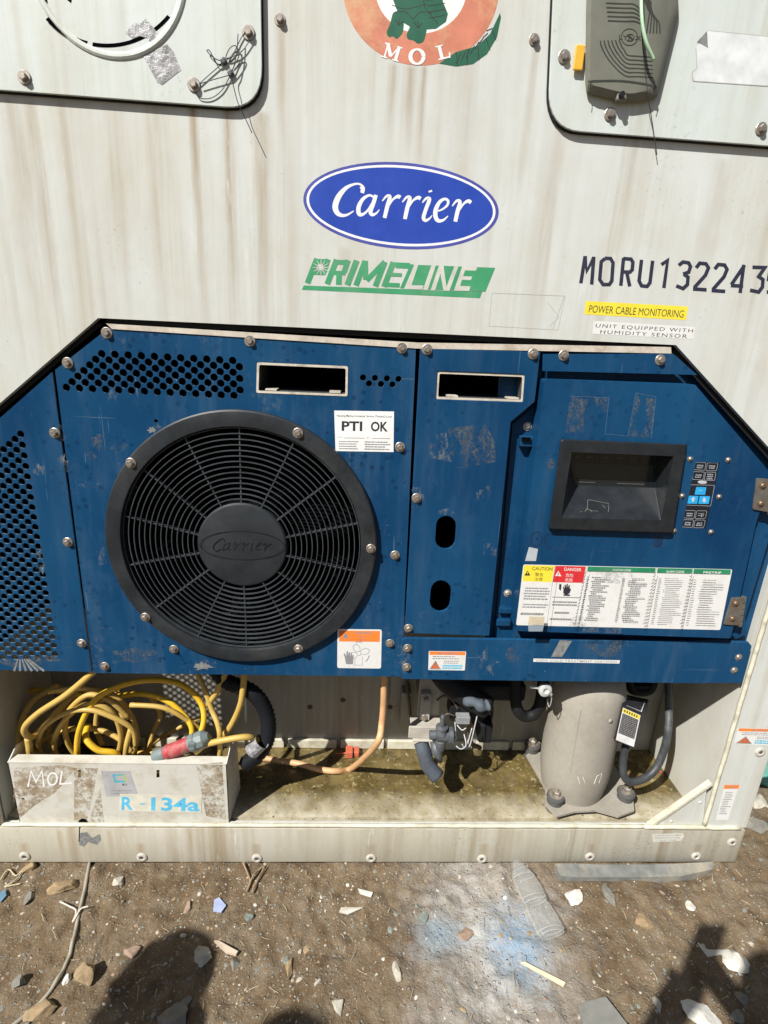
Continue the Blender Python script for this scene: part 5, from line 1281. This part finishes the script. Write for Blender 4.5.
lines(ink, [bil(q, .1, .72), bil(q, .95, .72), bil(q, .95, .95), bil(q, .1, .95)], 2, 5, .3)
ink.poly([(120, 793.5), (202, 795.5), (201, 812.5), (119, 811)], 6)
ink.text('R', (121.5, 809.5), (133, 809.6), 13.0, 7, bold=.03); ink.ribbon([(140, 804), (145, 804)], 1.3, 7); ink.text('134a', (151, 810), (199.5, 811), 13.0, 7, bold=.03)
ink.poly(arc(83, 823.6, 5.0, 180, 360, 10), 8)
ink.build('tray_lettering', [BRN, WHITEI, simple('grey clear label', (.40, .40, .41), .3, bump=0), simple('teal print', (.03, .40, .52), .5, bump=0), simple('lime print', (.35, .5, .03), .5, bump=0), GINK, simple('aged cream strip', (.64, .62, .52), .5, bump=0), simple('sky blue print', (.10, .46, .68), .5, bump=0), DARK], tfp)

# ================================================================ cables
PC = thing('yellow_power_cable', (-.5, .1, ZF + .06), 'coiled bright yellow power cable with red plug heaped behind the white tray', 'power cable')
mb = MB(); rc = .0078
for s_ in ([(80, 790, .06), (77, 755, .05), (80, 728, .05), (95, 700, .06), (120, 686, .07), (150, 680, .08), (180, 684, .09), (199, 700, .09), (204, 718, .07), (199, 738, .045), (197, 742, .04)],
           [(100, 792, .07), (118, 757, .06), (98, 750, .05), (86, 738, .06), (88, 725, .09)],
           [(-10, 700, .2), (40, 690, .18), (100, 697, .15), (140, 694, .12), (165, 700, .11), (182, 713, .10), (192, 730, .08), (186, 752, .06)]):
    mb.tube(path(s_, 8), rc * (.9 if len(s_) > 6 else 1), 12)
mb.build('cable', YCABLE, PC, smooth='all')
a, b = W(154, 757, .032), W(208, 737, .038); ax_ = (b - a).normalized(); L_ = (b - a).length
GRY = simple('grey plug plastic', (.15, .185, .185), .5, dirt=(.25, .24, .2), damt=.5); RED = simple('red plug plastic', (.36, .045, .05), .6, dirt=(.35, .2, .17), damt=.7, dsc=45)
mb = MB(); mb.lathe([(.014, 0), (.0165, .004), (.0165, L_ * .20), (.014, L_ * .22)], a, ax_, 20, 0); mb.lathe([(.014, L_ * .18), (.0175, L_ * .24), (.018, L_ * .30), (.0172, L_ * .31), (.018, L_ * .32), (.0185, L_ * .66), (.016, L_ * .70)], a, ax_, 20, 1)
mb.lathe([(.018, L_ * .66), (.0215, L_ * .68), (.0225, L_ * .78), (.0205, L_ * .79), (.0205, L_ * .81), (.0225, L_ * .82), (.0215, L_ * .93), (.016, L_ * .97), (.010, L_ * 1.02)], a, ax_, 10, 0)
mb.box(a + ax_ * L_ * .75 + Vector((0, -.018, .010)), (.02, .008, .012), bev=.002)
mb.build('plug', [GRY, RED], PC, smooth=35)
FC = thing('faded_cable', (-.6, .12, ZF + .05), 'faded beige-yellow cable loops hanging behind the left end of the white tray', 'cable')
mb = MB()
for s_, r_ in (([(110, 655, .02), (92, 673, .02), (66, 695, .025), (40, 712, .03), (26, 725, .035), (25, 733, .04), (32, 737, .06), (42, 728, .09), (60, 708, .13), (80, 690, .17)], .0082),
           ([(28, 738, .05), (30, 752, .05), (35, 790, .06)], .0088), ([(22, 800, .10), (18, 755, .10), (20, 725, .12), (34, 700, .15), (60, 684, .18)], .009),
           ([(36, 748, .10), (48, 738, .10), (72, 729, .10), (96, 729, .10), (118, 738, .09), (132, 752, .08)], .0075), ([(124, 790, .07), (126, 750, .06), (131, 728, .07)], .0075),
           ([(102, 745, .14), (96, 725, .15), (102, 700, .16), (120, 690, .17)], .0075), ([(122, 748, .16), (124, 720, .17), (112, 697, .18)], .0075), ([(140, 752, .15), (160, 738, .17), (182, 726, .18), (205, 716, .2)], .007),
           ([(148, 760, .12), (152, 735, .14), (160, 715, .15), (150, 695, .16)], .007), ([(60, 760, .13), (48, 735, .15), (58, 712, .17), (80, 702, .18)], .007),
           ([(196, 752, .04), (205, 745, .035), (225, 740, .03), (247, 737, .035), (258, 740, .06)], .0085),
           ([(219, 790, .06), (220, 742, .05), (218, 725, .06), (212, 710, .08), (205, 690, .09), (196, 670, .1), (190, 650, .1)], .0075),
           ([(222, 738, .08), (232, 724, .07), (240, 706, .06), (243, 690, .06), (245, 665, .07)], .0085), ([(208, 705, .09), (218, 690, .08), (228, 668, .08)], .008)):
    mb.tube(path(s_, 7), r_ * .92, 10)
rc_ = random.Random(21)
for k in range(5):
    cx_, cy_ = rc_.uniform(70, 175), rc_.uniform(722, 752); rx_, ry_ = rc_.uniform(28, 68), rc_.uniform(20, 44); dp = .07 + .011 * k; a0_ = rc_.uniform(0, 6); n_ = rc_.randint(7, 11); tl = rc_.uniform(-.4, .4)
    pts_ = []
    for i in range(n_):
        a = a0_ + i * .55; wx = rx_ * math.cos(a) * rc_.uniform(.92, 1.05); wy = ry_ * math.sin(a) * rc_.uniform(.92, 1.05)
        px_, py_ = cx_ + wx * math.cos(tl) - wy * math.sin(tl), cy_ + wx * math.sin(tl) * .4 + wy
        pts_.append((min(236, max(26, px_)), min(790, max(684, py_)), dp + .02 * math.sin(a)))
    mb.tube(path(pts_, 6), rc_.uniform(.006, .0075), 9)
mb.build('cable', PCABLE, FC, smooth='all')
# beige hose on the floor, right of the tray
hp = [W(383, 655, .05), W(384, 690, .05), W(382, 722, .05), W(376, 745, .03), W(364, 762, .0)]
hp = [Vector(p) for p in hp]; tail = [WZ(x_, y_, ZF + .012) for x_, y_ in ((352, 768), (336, 771), (318, 769), (300, 764), (282, 761), (262, 758))]
mb = MB(); mb.tube(catmull(hp[:4] + tail, 7), .0085, 12); mb.build('floor_hose', simple('peach hose', (.62, .36, .18), .5, dirt=(.35, .2, .08), damt=.3), label='peach coloured hose curving down onto the stained recess floor', cat='hose', smooth='all')
# thick ribbed black hose
RB = M('black ribbed hose', (.010, .011, .014), .6, spec=.2); g = NG(RB)
def ribbed(pts, r_, name, parent=None, pitch=.007, mat=RB, **k):
    P = catmull(pts, 24); out = [P[0]]; acc = 0; res = [P[0]]
    for p in P[1:]:
        acc += (p - out[-1]).length; out.append(p)
        if acc > pitch / 2: res.append(p); acc = 0
    mb = MB(); mb.tube(res, [r_ * (1.08 if i % 2 else .93) for i in range(len(res))], 14); return mb.build(name, mat, parent, smooth='all', **k)
ribbed([W(205, 655, .10), W(225, 680, .09), W(252, 692, .08), W(266, 712, .08), W(268, 735, .07), W(260, 752, .06), W(244, 765, .06)], .019, 'black_ribbed_hose', label='thick black ribbed hose arching down right of the tray', cat='hose')
TE = MB(); TE.tube([W(252, 751, .045), W(262, 741, .045)], .0205, 14, caps=False)
TE.build('hose_tape', simple('grey tape wrap', (.25, .25, .26), .4, var=.5, sc_=120), label='grey tape wound round the end of the black ribbed hose', cat='tape')
# red plastic clip on the floor
rcl = WZ(352, 752, ZF + .012); mb = MB(); mb.box((rcl.x - .008, rcl.y, rcl.z), (.022, .03, .024), bev=.003); mb.box((rcl.x + .014, rcl.y + .004, rcl.z - .002), (.016, .026, .018), bev=.003); mb.tube([rcl + Vector((-.05, 0, -.006)), rcl + Vector((-.01, 0, -.004))], .002, 6)
mb.build('orange_connector', simple('orange plastic', (.55, .13, .07), .5, dirt=(.3, .1, .05)), label='small orange-red plastic connector on the recess floor by the hose', cat='connector')

# back-wall hardware (part of the housing)
bw = [o for o in H0.children if o.name.startswith('recess_back_wall')][0]
for px, py in ((310, 707), (343, 700), (390, 707)): dome(px, py, YB, bw, .006, simple('rusty stud', (.12, .07, .04), .7))
mb = MB(); mb.box(W(405, 705, YB - .03), (.028, .05, .12), bev=.003); mb.box(W(399, 680, YB - .01), (.05, .02, .16), bev=.003); mb.build('mounting_rail', INNER_SHADE, H0)
# ---------------------------------------------------------------- service valve group
VB = thing('service_valve', W(430, 745, .13) , 'grey service valve block on a pale bracket with taped hose bending down', 'valve')
BK = simple('pale bracket paint', (.42, .39, .34), .5, dirt=(.25, .2, .13), damt=.5)
mb = MB(); c = W(429, 700, .18); mb.box((c.x, c.y, c.z + .0), (.062, .006, .22), bev=.002); c = W(428, 726, .14); mb.box((c.x - .005, c.y - .01, c.z), (.085, .10, .006), bev=.002)
c = W(424, 732, .09); mb.box((c.x, c.y, c.z), (.082, .006, .036), bev=.002); mb.build('bracket', BK, VB)
mb = MB(); c = W(425, 705, .165); mb.box(c, (.028, .02, .085), bev=.002); mb.build('riser_block', BK, VB)
for px, py in ((426, 698.5), (424, 717.5)): bolt(px, py, .154, VB, .006, .009)
VM = simple('cast grey metal', (.11, .12, .13), .5, .3, var=.25, sc_=50); 
mb = MB(); c = W(441, 735, .07); mb.tube([c + Vector((-.03, 0, 0)), c + Vector((-.012, 0, 0)), c + Vector((-.010, 0, 0)), c + Vector((.018, 0, 0)), c + Vector((.019, 0, 0)), c + Vector((.030, 0, 0)), c + Vector((.031, 0, 0)), c + Vector((.036, 0, 0))], [.012, .012, .017, .017, .022, .022, .014, .013], 14)
mb.lathe([(.012, 0), (.015, .01), (.015, .03), (.009, .034)], c + Vector((0, 0, -.045)), (0, 0, 1), 14); mb.lathe([(.017, 0), (.014, .012), (.016, .014), (.016, .02), (.008, .024), (.005, .045), (.006, .05), (.003, .056)], c + Vector((0, -.002, .008)), (0, 0, 1), 12)
mb.build('valve_body', VM, VB, smooth=35)
mb = MB(); mb.tube(catmull([W(421, 742, .10), W(424, 752, .085), W(428, 765, .07), W(438, 777, .055)], 6), [.020] * 19, 14); mb.build('taped_hose', simple('grey wrapped hose', (.055, .066, .082), .7, var=.25, sc_=30, bump=.6, bd=.004), VB, smooth='all')
mb = MB(); mb.tube([W(436, 742, .08), W(437, 752, .07), W(441, 762, .065)], [.016, .015, .005], 10); mb.build('valve_cap', VM, VB, smooth='all')
SQ = simple('pressure switch grey', (.25, .26, .27), .5)
mb = MB(); c = W(462, 716, .10); mb.box(c, (.036, .04, .022), bev=.002); mb.build('switch_box', SQ, VB)
mb = MB(); c = W(458, 706, .13); mb.box(c, (.05, .06, .05), bev=.004); c = W(484, 728, .15); mb.box(c, (.036, .05, .06), bev=.004); c = W(478, 705, .16); mb.box(c, (.03, .05, .10), bev=.004); mb.build('switch_backing', BLACK, VB)
WR = simple('grey wire', (.42, .42, .42), .4)
mb = MB()
for s_ in ([(478, 712, .09), (475, 725, .08), (470, 745, .07), (466, 747, .07)], [(472, 728, .08), (468, 742, .07), (465, 748, .06), (462, 744, .06)], [(464, 734, .08), (466, 745, .06), (461, 749, .055), (456, 746, .06)], [(455, 722, .08), (456, 740, .07), (454, 733, .07)], [(457, 725, .08), (462, 730, .07), (466, 728, .07)]):
    mb.tube(path(s_, 6), .0016, 6)
mb.build('thin_wires', WR, VB, smooth='all')
mb = MB()
for s_, r__ in (([(418, 668, .2), (419, 690, .19), (423, 708, .18)], .006), ([(446, 668, .16), (448, 690, .15), (452, 704, .14)], .005), ([(470, 668, .2), (471, 705, .19), (470, 740, .2), (480, 748, .22)], .007),
               ([(437, 700, .12), (444, 696, .11), (452, 700, .10), (458, 709, .095)], .003), ([(441, 722, .09), (447, 714, .09), (455, 716, .09)], .0025), ([(488, 690, .18), (492, 712, .17), (488, 730, .16)], .005), ([(405, 672, .22), (409, 700, .21), (412, 726, .2), (420, 736, .15)], .004)):
    mb.tube(path(s_, 6), r__, 8)
mb.build('small_pipes', simple('dirty copper pipe', (.10, .075, .055), .5, .3, var=.4, dirt=(.03, .03, .03), damt=.6), VB, smooth='all')
# big dark ducts above
mb = MB(); mb.tube(path([(436, 672, .10), (450, 684, .10), (470, 697, .09), (488, 708, .08)], 6), [.022, .024, .026, .027, .028, .029, .03, .03, .03, .03, .03, .03, .03, .03, .03, .03, .03, .03, .028], 14)
dk = mb.build('sleeved_pipe', BLACK, label='black sleeved pipe with torn grey end sloping down above the valve', cat='pipe', smooth='all')
mb = MB(); mb.tube(path([(463, 699, .075), (474, 702, .06), (482, 706, .055), (489, 705, .06)], 5), [.004] + [.016 + .003 * math.sin(i) for i in range(14)] + [.006], 10, flat=.8)
mb.build('torn_sleeve', simple('grey torn foam', (.075, .092, .112), .8, var=.3, bump=.6), dk, smooth='all')
UH = MB(); UH.tube(path([(515, 668, .14), (515, 690, .13), (517, 708, .12), (524, 716, .12), (534, 714, .12), (540, 704, .12), (543, 685, .13), (544, 665, .14)], 7), .0155, 14)
UH.build('u_shaped_pipe', BLACK, label='black insulated pipe bent into a U left of the compressor', cat='pipe', smooth='all')
mb = MB(); mb.box(W(495, 684, .17), (.15, .09, .05), bev=.01); mb.box(W(470, 680, .2), (.08, .1, .08), bev=.01)
mb.build('dark_receiver_block', BLACK, label='black lumpy insulated block tucked under the blue crossbar', cat='insulated block')
CP = thing('valve_key', W(544, 690, .03), 'white round cap with tether poking out under the blue crossbar', 'cap')
mb = MB(); c = W(544.5, 689.5, .02); mb.lathe([(.014, -.006), (.0165, 0), (.0165, .006), (.012, .009), (.007, .009), (.006, .005)], c, (.1, -1, .15), 20); mb.tube([c + Vector((-.034, .01, 0)), c + Vector((-.012, .006, 0))], .0035, 8); mb.build('cap', simple('dull white metal', (.55, .56, .54), .4, .2), CP, smooth=35)
mb = MB(); mb.tube(path([(551, 690, .02), (551.5, 700, .022), (549, 707, .03), (547, 699, .035)], 5), .0013, 6); mb.tube([c + Vector((.012, 0, -.002)), c + Vector((.018, -.002, -.012)), c + Vector((.017, 0, -.02))], [.003, .004, .002], 6); mb.build('tether', WR, CP, smooth='all')

# ================================================================ compressor
CO = thing('compressor', (.535, .13, ZF), 'grey upright compressor cylinder bolted to its base plate', 'compressor')
c0 = Vector((W(578.5, 750, .15).x - .020, .120, ZF + .012)); RC = .0945
mb = MB(); mb.lathe([(RC * .84, 0), (RC * .85, .006), (RC * .90, .03), (RC * .97, .07), (RC, .11), (RC, .30), (RC * .985, .335), (RC * .9, .368), (RC * .7, .395), (RC * .4, .41), (.002, .415)], c0, (0, 0, 1), 56)
mb.build('shell', GREYM, CO, smooth=50)
MB().tube([c0 + Vector((-.050, -.0800, .12)), c0 + Vector((-.052, -.0795, .32))], .0012, 5).build('weld_seam', GREYM, CO)
bp = [WZ(a, b, ZF + .02) for a, b in ((526, 757), (536, 745), (600, 745), (632, 795), (634, 812), (618, 818), (596, 812), (575, 813), (556, 818), (545, 806), (545, 790))]
mb = MB(); n = len(bp); mb.add([Vector((p.x, p.y, ZF + .026)) for p in bp] + [Vector((p.x, p.y, ZF + .020)) for p in bp], [tuple(range(n))[::-1], tuple(range(n, 2 * n))] + [(i, (i + 1) % n, n + (i + 1) % n, n + i) for i in range(n)])
mb.build('base_plate', GREYM, CO)
RG = simple('grey rubber mount', (.075, .075, .072), .7)
for px, py in ((553.5, 808), (623.5, 804), (530, 754)):
    p = WZ(px, py, ZF + .004); p.z = ZF + .002
    if px == 530: p.y = min(p.y, YB - .035)
    mt = MB().lathe([(.021, 0), (.023, .004), (.022, .010), (.019, .012), (.021, .016), (.021, .036), (.024, .040), (.023, .046), (.017, .047)], p, (0, 0, 1), 22).build('rubber_mount', RG, CO, smooth=30)
    mb = MB().lathe([(.0185, .047), (.0185, .050), (.011, .0505)], p, (0, 0, 1), 20); mb.lathe([(.012, .0505), (.012, .060), (.0095, .062)], p, (0, 0, 1), 6); mb.lathe([(.0055, .062), (.005, .067)], p, (0, 0, 1), 10)
    mb.build('mount_bolt', STEEL, mt)
dm = MB().lathe([(.006, 0), (.0055, .002), (.002, .003)], c0 + Vector((.022, -RC + .0028, .30)), (.25, -1, .1), 14).build('stud', GREYM, CO, smooth='all')
mb = MB()
for l in ([(578, 777), (580, 784)], [(583, 777), (585, 783)], [(594, 784), (597, 776)], [(597, 776), (602, 773), (599, 783)]):
    pts = []
    for px, py in l:
        d_ = ray(px, py); o_ = CAM - c0; A_ = d_.x ** 2 + d_.y ** 2; B_ = 2 * (o_.x * d_.x + o_.y * d_.y); C_ = o_.x ** 2 + o_.y ** 2 - (RC * .97) ** 2; dis = B_ * B_ - 4 * A_ * C_
        if dis > 0: pts.append(CAM + d_ * ((-B_ - math.sqrt(dis)) / 2 / A_ - .004))
    if len(pts) > 1: mb.tube(pts, .0008, 4)
if mb.v: mb.build('chalk_marks', simple('chalk', (.7, .68, .62), .8), CO)
# terminal box on compressor side
f = [W(623, 706, .03), W(641, 713.5, .035), W(634, 748, .03), W(615, 739, .025)]
bk = [W(619, 700, .10), W(643, 701, .115), W(640, 735, .115), W(612, 735, .10)]
mb = MB(); mb.hexa([W(622, 705, .032), W(642, 714, .037), W(634.5, 749, .03), W(614, 741, .026), W(622, 693, .10), W(649, 699, .10), W(645, 727, .10), W(611, 730, .10)])
tbx = mb.build('terminal_box', simple('black box plastic', (.02, .02, .024), .45), CO)
m_ = tbx.modifiers.new('bevel', 'BEVEL'); m_.width = .003; m_.segments = 2
# label plates follow the front face
P0, P1, P2, P3 = [Vector(v) for v in (W(622, 705, .032), W(642, 714, .037), W(634.5, 749, .03), W(614, 741, .026))]
nf = (P1 - P0).cross(P3 - P0).normalized(); nf = nf if nf.y < 0 else -nf
def onf(u, v, k=1): return P0.lerp(P1, u).lerp(P3.lerp(P2, u), v) + nf * (.0006 + .0002 * k)
mb = MB()
def fq(u0, v0, u1, v1, mi, k): mb.add([onf(u0, v0, k), onf(u1, v0, k), onf(u1, v1, k), onf(u0, v1, k)], [(0, 1, 2, 3)], mi)
fq(.06, .05, .94, .95, 0, 1); fq(.08, .06, .92, .17, 1, 2); fq(.10, .19, .88, .74, 2, 2)
rr_ = random.Random(3)
for i in range(11):
    v = .22 + i * .047; u = .13
    while u < .82: w_ = rr_.uniform(.04, .12); fq(u, v, min(.85, u + w_), v + .02, 3, 3); u += w_ + .03
for i in range(6): fq(.14 + i * .12, .085, .2 + i * .12, .145, 2, 3)
mb.build('warning_label', [simple('label white', (.74, .72, .72), .4, bump=0), YELLOW, simple('label dark', (.06, .06, .06), .5, bump=0), simple('label grey text', (.3, .3, .3), .5, bump=0)], tbx)
T0, T1, T2, T3 = [Vector(v) for v in (W(622, 693, .10), W(649, 699, .10), W(642, 714, .037), W(622, 705, .032))]
nt_ = (T1 - T0).cross(T3 - T0).normalized(); nt_ = nt_ if nt_.z > 0 else -nt_
def ont(u, v, k=1): return T0.lerp(T1, u).lerp(T3.lerp(T2, u), v) + nt_ * (.0006 + .0002 * k)
mb = MB(); mb.add([ont(.25, .25), ont(.9, .25), ont(.95, .92), ont(.2, .92)], [(0, 1, 2, 3)], 0)
for i in range(5):
    for j in range(4): 
        if rr_.random() < .75: mb.add([ont(.34 + j * .13, .32 + i * .11, 2), ont(.42 + j * .13, .32 + i * .11, 2), ont(.42 + j * .13, .36 + i * .11, 2), ont(.34 + j * .13, .36 + i * .11, 2)], [(0, 1, 2, 3)], 1)
mb.build('top_label', [simple('faded label', (.55, .56, .58), .4, bump=0), GINK], tbx)
CD = simple('grey conduit', (.04, .044, .048), .5, dirt=(.2, .2, .19), damt=.4)
mb = MB(); mb.tube(path([(626, 745, .06), (623, 762, .06), (624, 776, .05), (631, 782, .05), (645, 778, .06), (656, 768, .07), (664, 750, .08), (668, 730, .09), (669, 705, .12), (668, 670, .14)], 7), .0100, 14)
mb.build('conduit', CD, CO, smooth='all')
mb = MB(); mb.tube(path([(628, 672, .16), (632, 690, .15), (650, 690, .15), (655, 672, .16)], 6), .012, 10); mb.box(W(640, 686, .16), (.05, .03, .02), bev=.004); mb.build('terminal_bracket', BLACK, CO, smooth=40)
mb = MB(); p = WZ(657, 770, ZF + .004); mb.tube([p + Vector((0, 0, .01)), p + Vector((.004, -.004, .003)), p + Vector((.006, -.02, .002))], .0015, 5); mb.build('red_wire_end', simple('red wire', (.6, .06, .04), .5), label='short red wire end on the floor under the conduit', cat='wire')

# ================================================================ people behind the camera (their shadows fall on the dirt)
def person(name, head, face, label, arm=None, h=1.72, coat=(.05, .06, .08), bend=0.0, rs=1.0):
    """head: crown point; face: heading angle; arm: hand targets"""
    hd = Vector(head); z0 = hd.z; s = z0 / h; fx = Vector((math.cos(face), math.sin(face), 0)); sx = Vector((-fx.y, fx.x, 0))
    B = Vector((hd.x, hd.y, 0)) - fx * (.04 + bend)
    J = []; E = []; Rr = []
    def j(p, r, par=None):
        J.append(p); Rr.append((r * rs, r * rs)); 
        if par is not None: E.append((par, len(J) - 1))
        return len(J) - 1
    up = Vector((0, 0, 1)); P = lambda f_, s_, z_: B + fx * (f_ * s + bend * max(0, z_ - .95) / .77) + sx * s_ * s + up * z_ * s
    pel = j(P(0, 0, .95), .135); sp1 = j(P(0, 0, 1.10), .13, pel); ch = j(P(0, 0, 1.28), .15, sp1); sh = j(P(0, 0, 1.42), .10, ch)
    nk = j(P(.01, 0, 1.50), .055, sh); h1 = j(P(.03, 0, 1.58), .083, nk); h2 = j(P(.035, 0, 1.65), .085, h1)
    for sg in (-1, 1):
        hip = j(P(0, .10 * sg, .90), .095, pel); kn = j(P(.02, .11 * sg, .50), .065, hip); an = j(P(-.01, .11 * sg, .10), .042, kn); he = j(P(.02, .11 * sg, .045), .04, an); j(P(.16, .13 * sg, .03), .032, he)
        so2 = j(P(0, .17 * sg, 1.40), .065, sh)
        tgt = arm.get(sg) if arm else None
        if tgt is None: el = j(P(-.02, .23 * sg, 1.14), .043, so2); wr = j(P(.04, .24 * sg, .90), .03, el); hn = j(P(.06, .24 * sg, .82), .036, wr)
        else:
            t = Vector(tgt); a_ = J[so2]; m = (a_ + t) / 2 - up * .10 + sx * .06 * sg; el = j(m, .043, so2); wr = j(t - (t - m).normalized() * .09, .03, el); hn = j(t - (t - m).normalized() * .03, .036, wr)
        d_ = (J[hn] - J[wr]).normalized(); side_ = d_.cross(up); side_ = side_.normalized() if side_.length > .1 else sx
        for q_ in range(4): f1 = j(J[hn] + d_ * .045 + side_ * (.012 * (q_ - 1.5)), .010, hn); j(J[f1] + d_ * (.035 - .006 * abs(q_ - 1.3)) - up * .008, .008, f1)
        t1 = j(J[hn] + side_ * .03 * -sg + d_ * .01, .011, hn); j(J[t1] + d_ * .03 + side_ * .008 * -sg, .009, t1)
    base = B.copy(); base.z = 0
    me = bpy.data.meshes.new('person'); me.from_pydata([tuple(p - base) for p in J], E, []); o = bpy.data.objects.new('person', me); COL.objects.link(o); o.location = base
    m = o.modifiers.new('skin', 'SKIN'); sk = me.skin_vertices[0].data
    for i, r_ in enumerate(Rr): sk[i].radius = r_
    sk[0].use_root = True; m.use_smooth_shade = True; s2 = o.modifiers.new('sub', 'SUBSURF'); s2.levels = 1; s2.render_levels = 2
    CM = M('clothes and skin', coat, .8); g = NG(CM); x_, y_, z_ = g.xyz(); g.color(g.mix(g.ramp(z_, 1.50 * s, 1.52 * s), coat, (.35, .2, .13))); me.materials.append(CM)
    tag(o, label, 'person')
    for sg in (-1, 1): # eyes, ears
        c_ = P(.112, .03 * sg, 1.62); MB().lathe([(.010, 0), (.007, .004), (.002, .006)], c_, fx, 10).build('eye', simple('eye', (.6, .6, .6), .3), o)
        c_ = P(.03, .088 * sg, 1.61); MB().box(c_, (.03, .03, .055), bev=.01).build('ear', simple('ear skin', (.35, .2, .13), .6), o)
    MB().box(P(.125, 0, 1.60), (.03, .03, .045), bev=.01).build('nose', simple('nose skin', (.35, .2, .13), .6), o)
    hb = MB(); c_ = P(.02, 0, 1.655); n_ = 20; hb.lathe([(.086, -.04), (.091, 0), (.086, .035), (.062, .065), (.03, .078), (.002, .08)], c_ - fx * .012, (0, 0, 1), n_); hb.build('hair', simple('dark hair', (.02, .016, .013), .7), o, smooth='all')
    return o
def caster(px, py, z): g_ = WZ(px, py, -.01); return g_ - SUN * ((z + .01) / -SUN.z)
c1 = caster(148, 974, 1.55); person('person', c1, PI + .35, 'person in dark clothes bending forward left of the photographer', h=1.72, bend=.52, rs=.66)
c2 = caster(288, 1016, 1.78); person('person', c2 + Vector((.05, -.02, 0)), 1.1, 'second onlooker in grey clothes behind the first', h=1.72, coat=(.1, .1, .1))
c3 = caster(785, 965, 1.74); ph = caster(712, 926, 1.56)
pp = person('person', c3, 1.35, 'photographer holding up a phone', arm={-1: ph + Vector((.02, -.02, -.13)), 1: ph + Vector((-.03, -.02, -.16))}, h=1.72, coat=(.06, .05, .05))
tag(MB().box(ph - Vector((0, 0, .075)), (.078, .010, .16), bev=.006).build('phone', simple('phone black', (.02, .02, .02), .3)), 'black phone held upright by the photographer', 'phone')
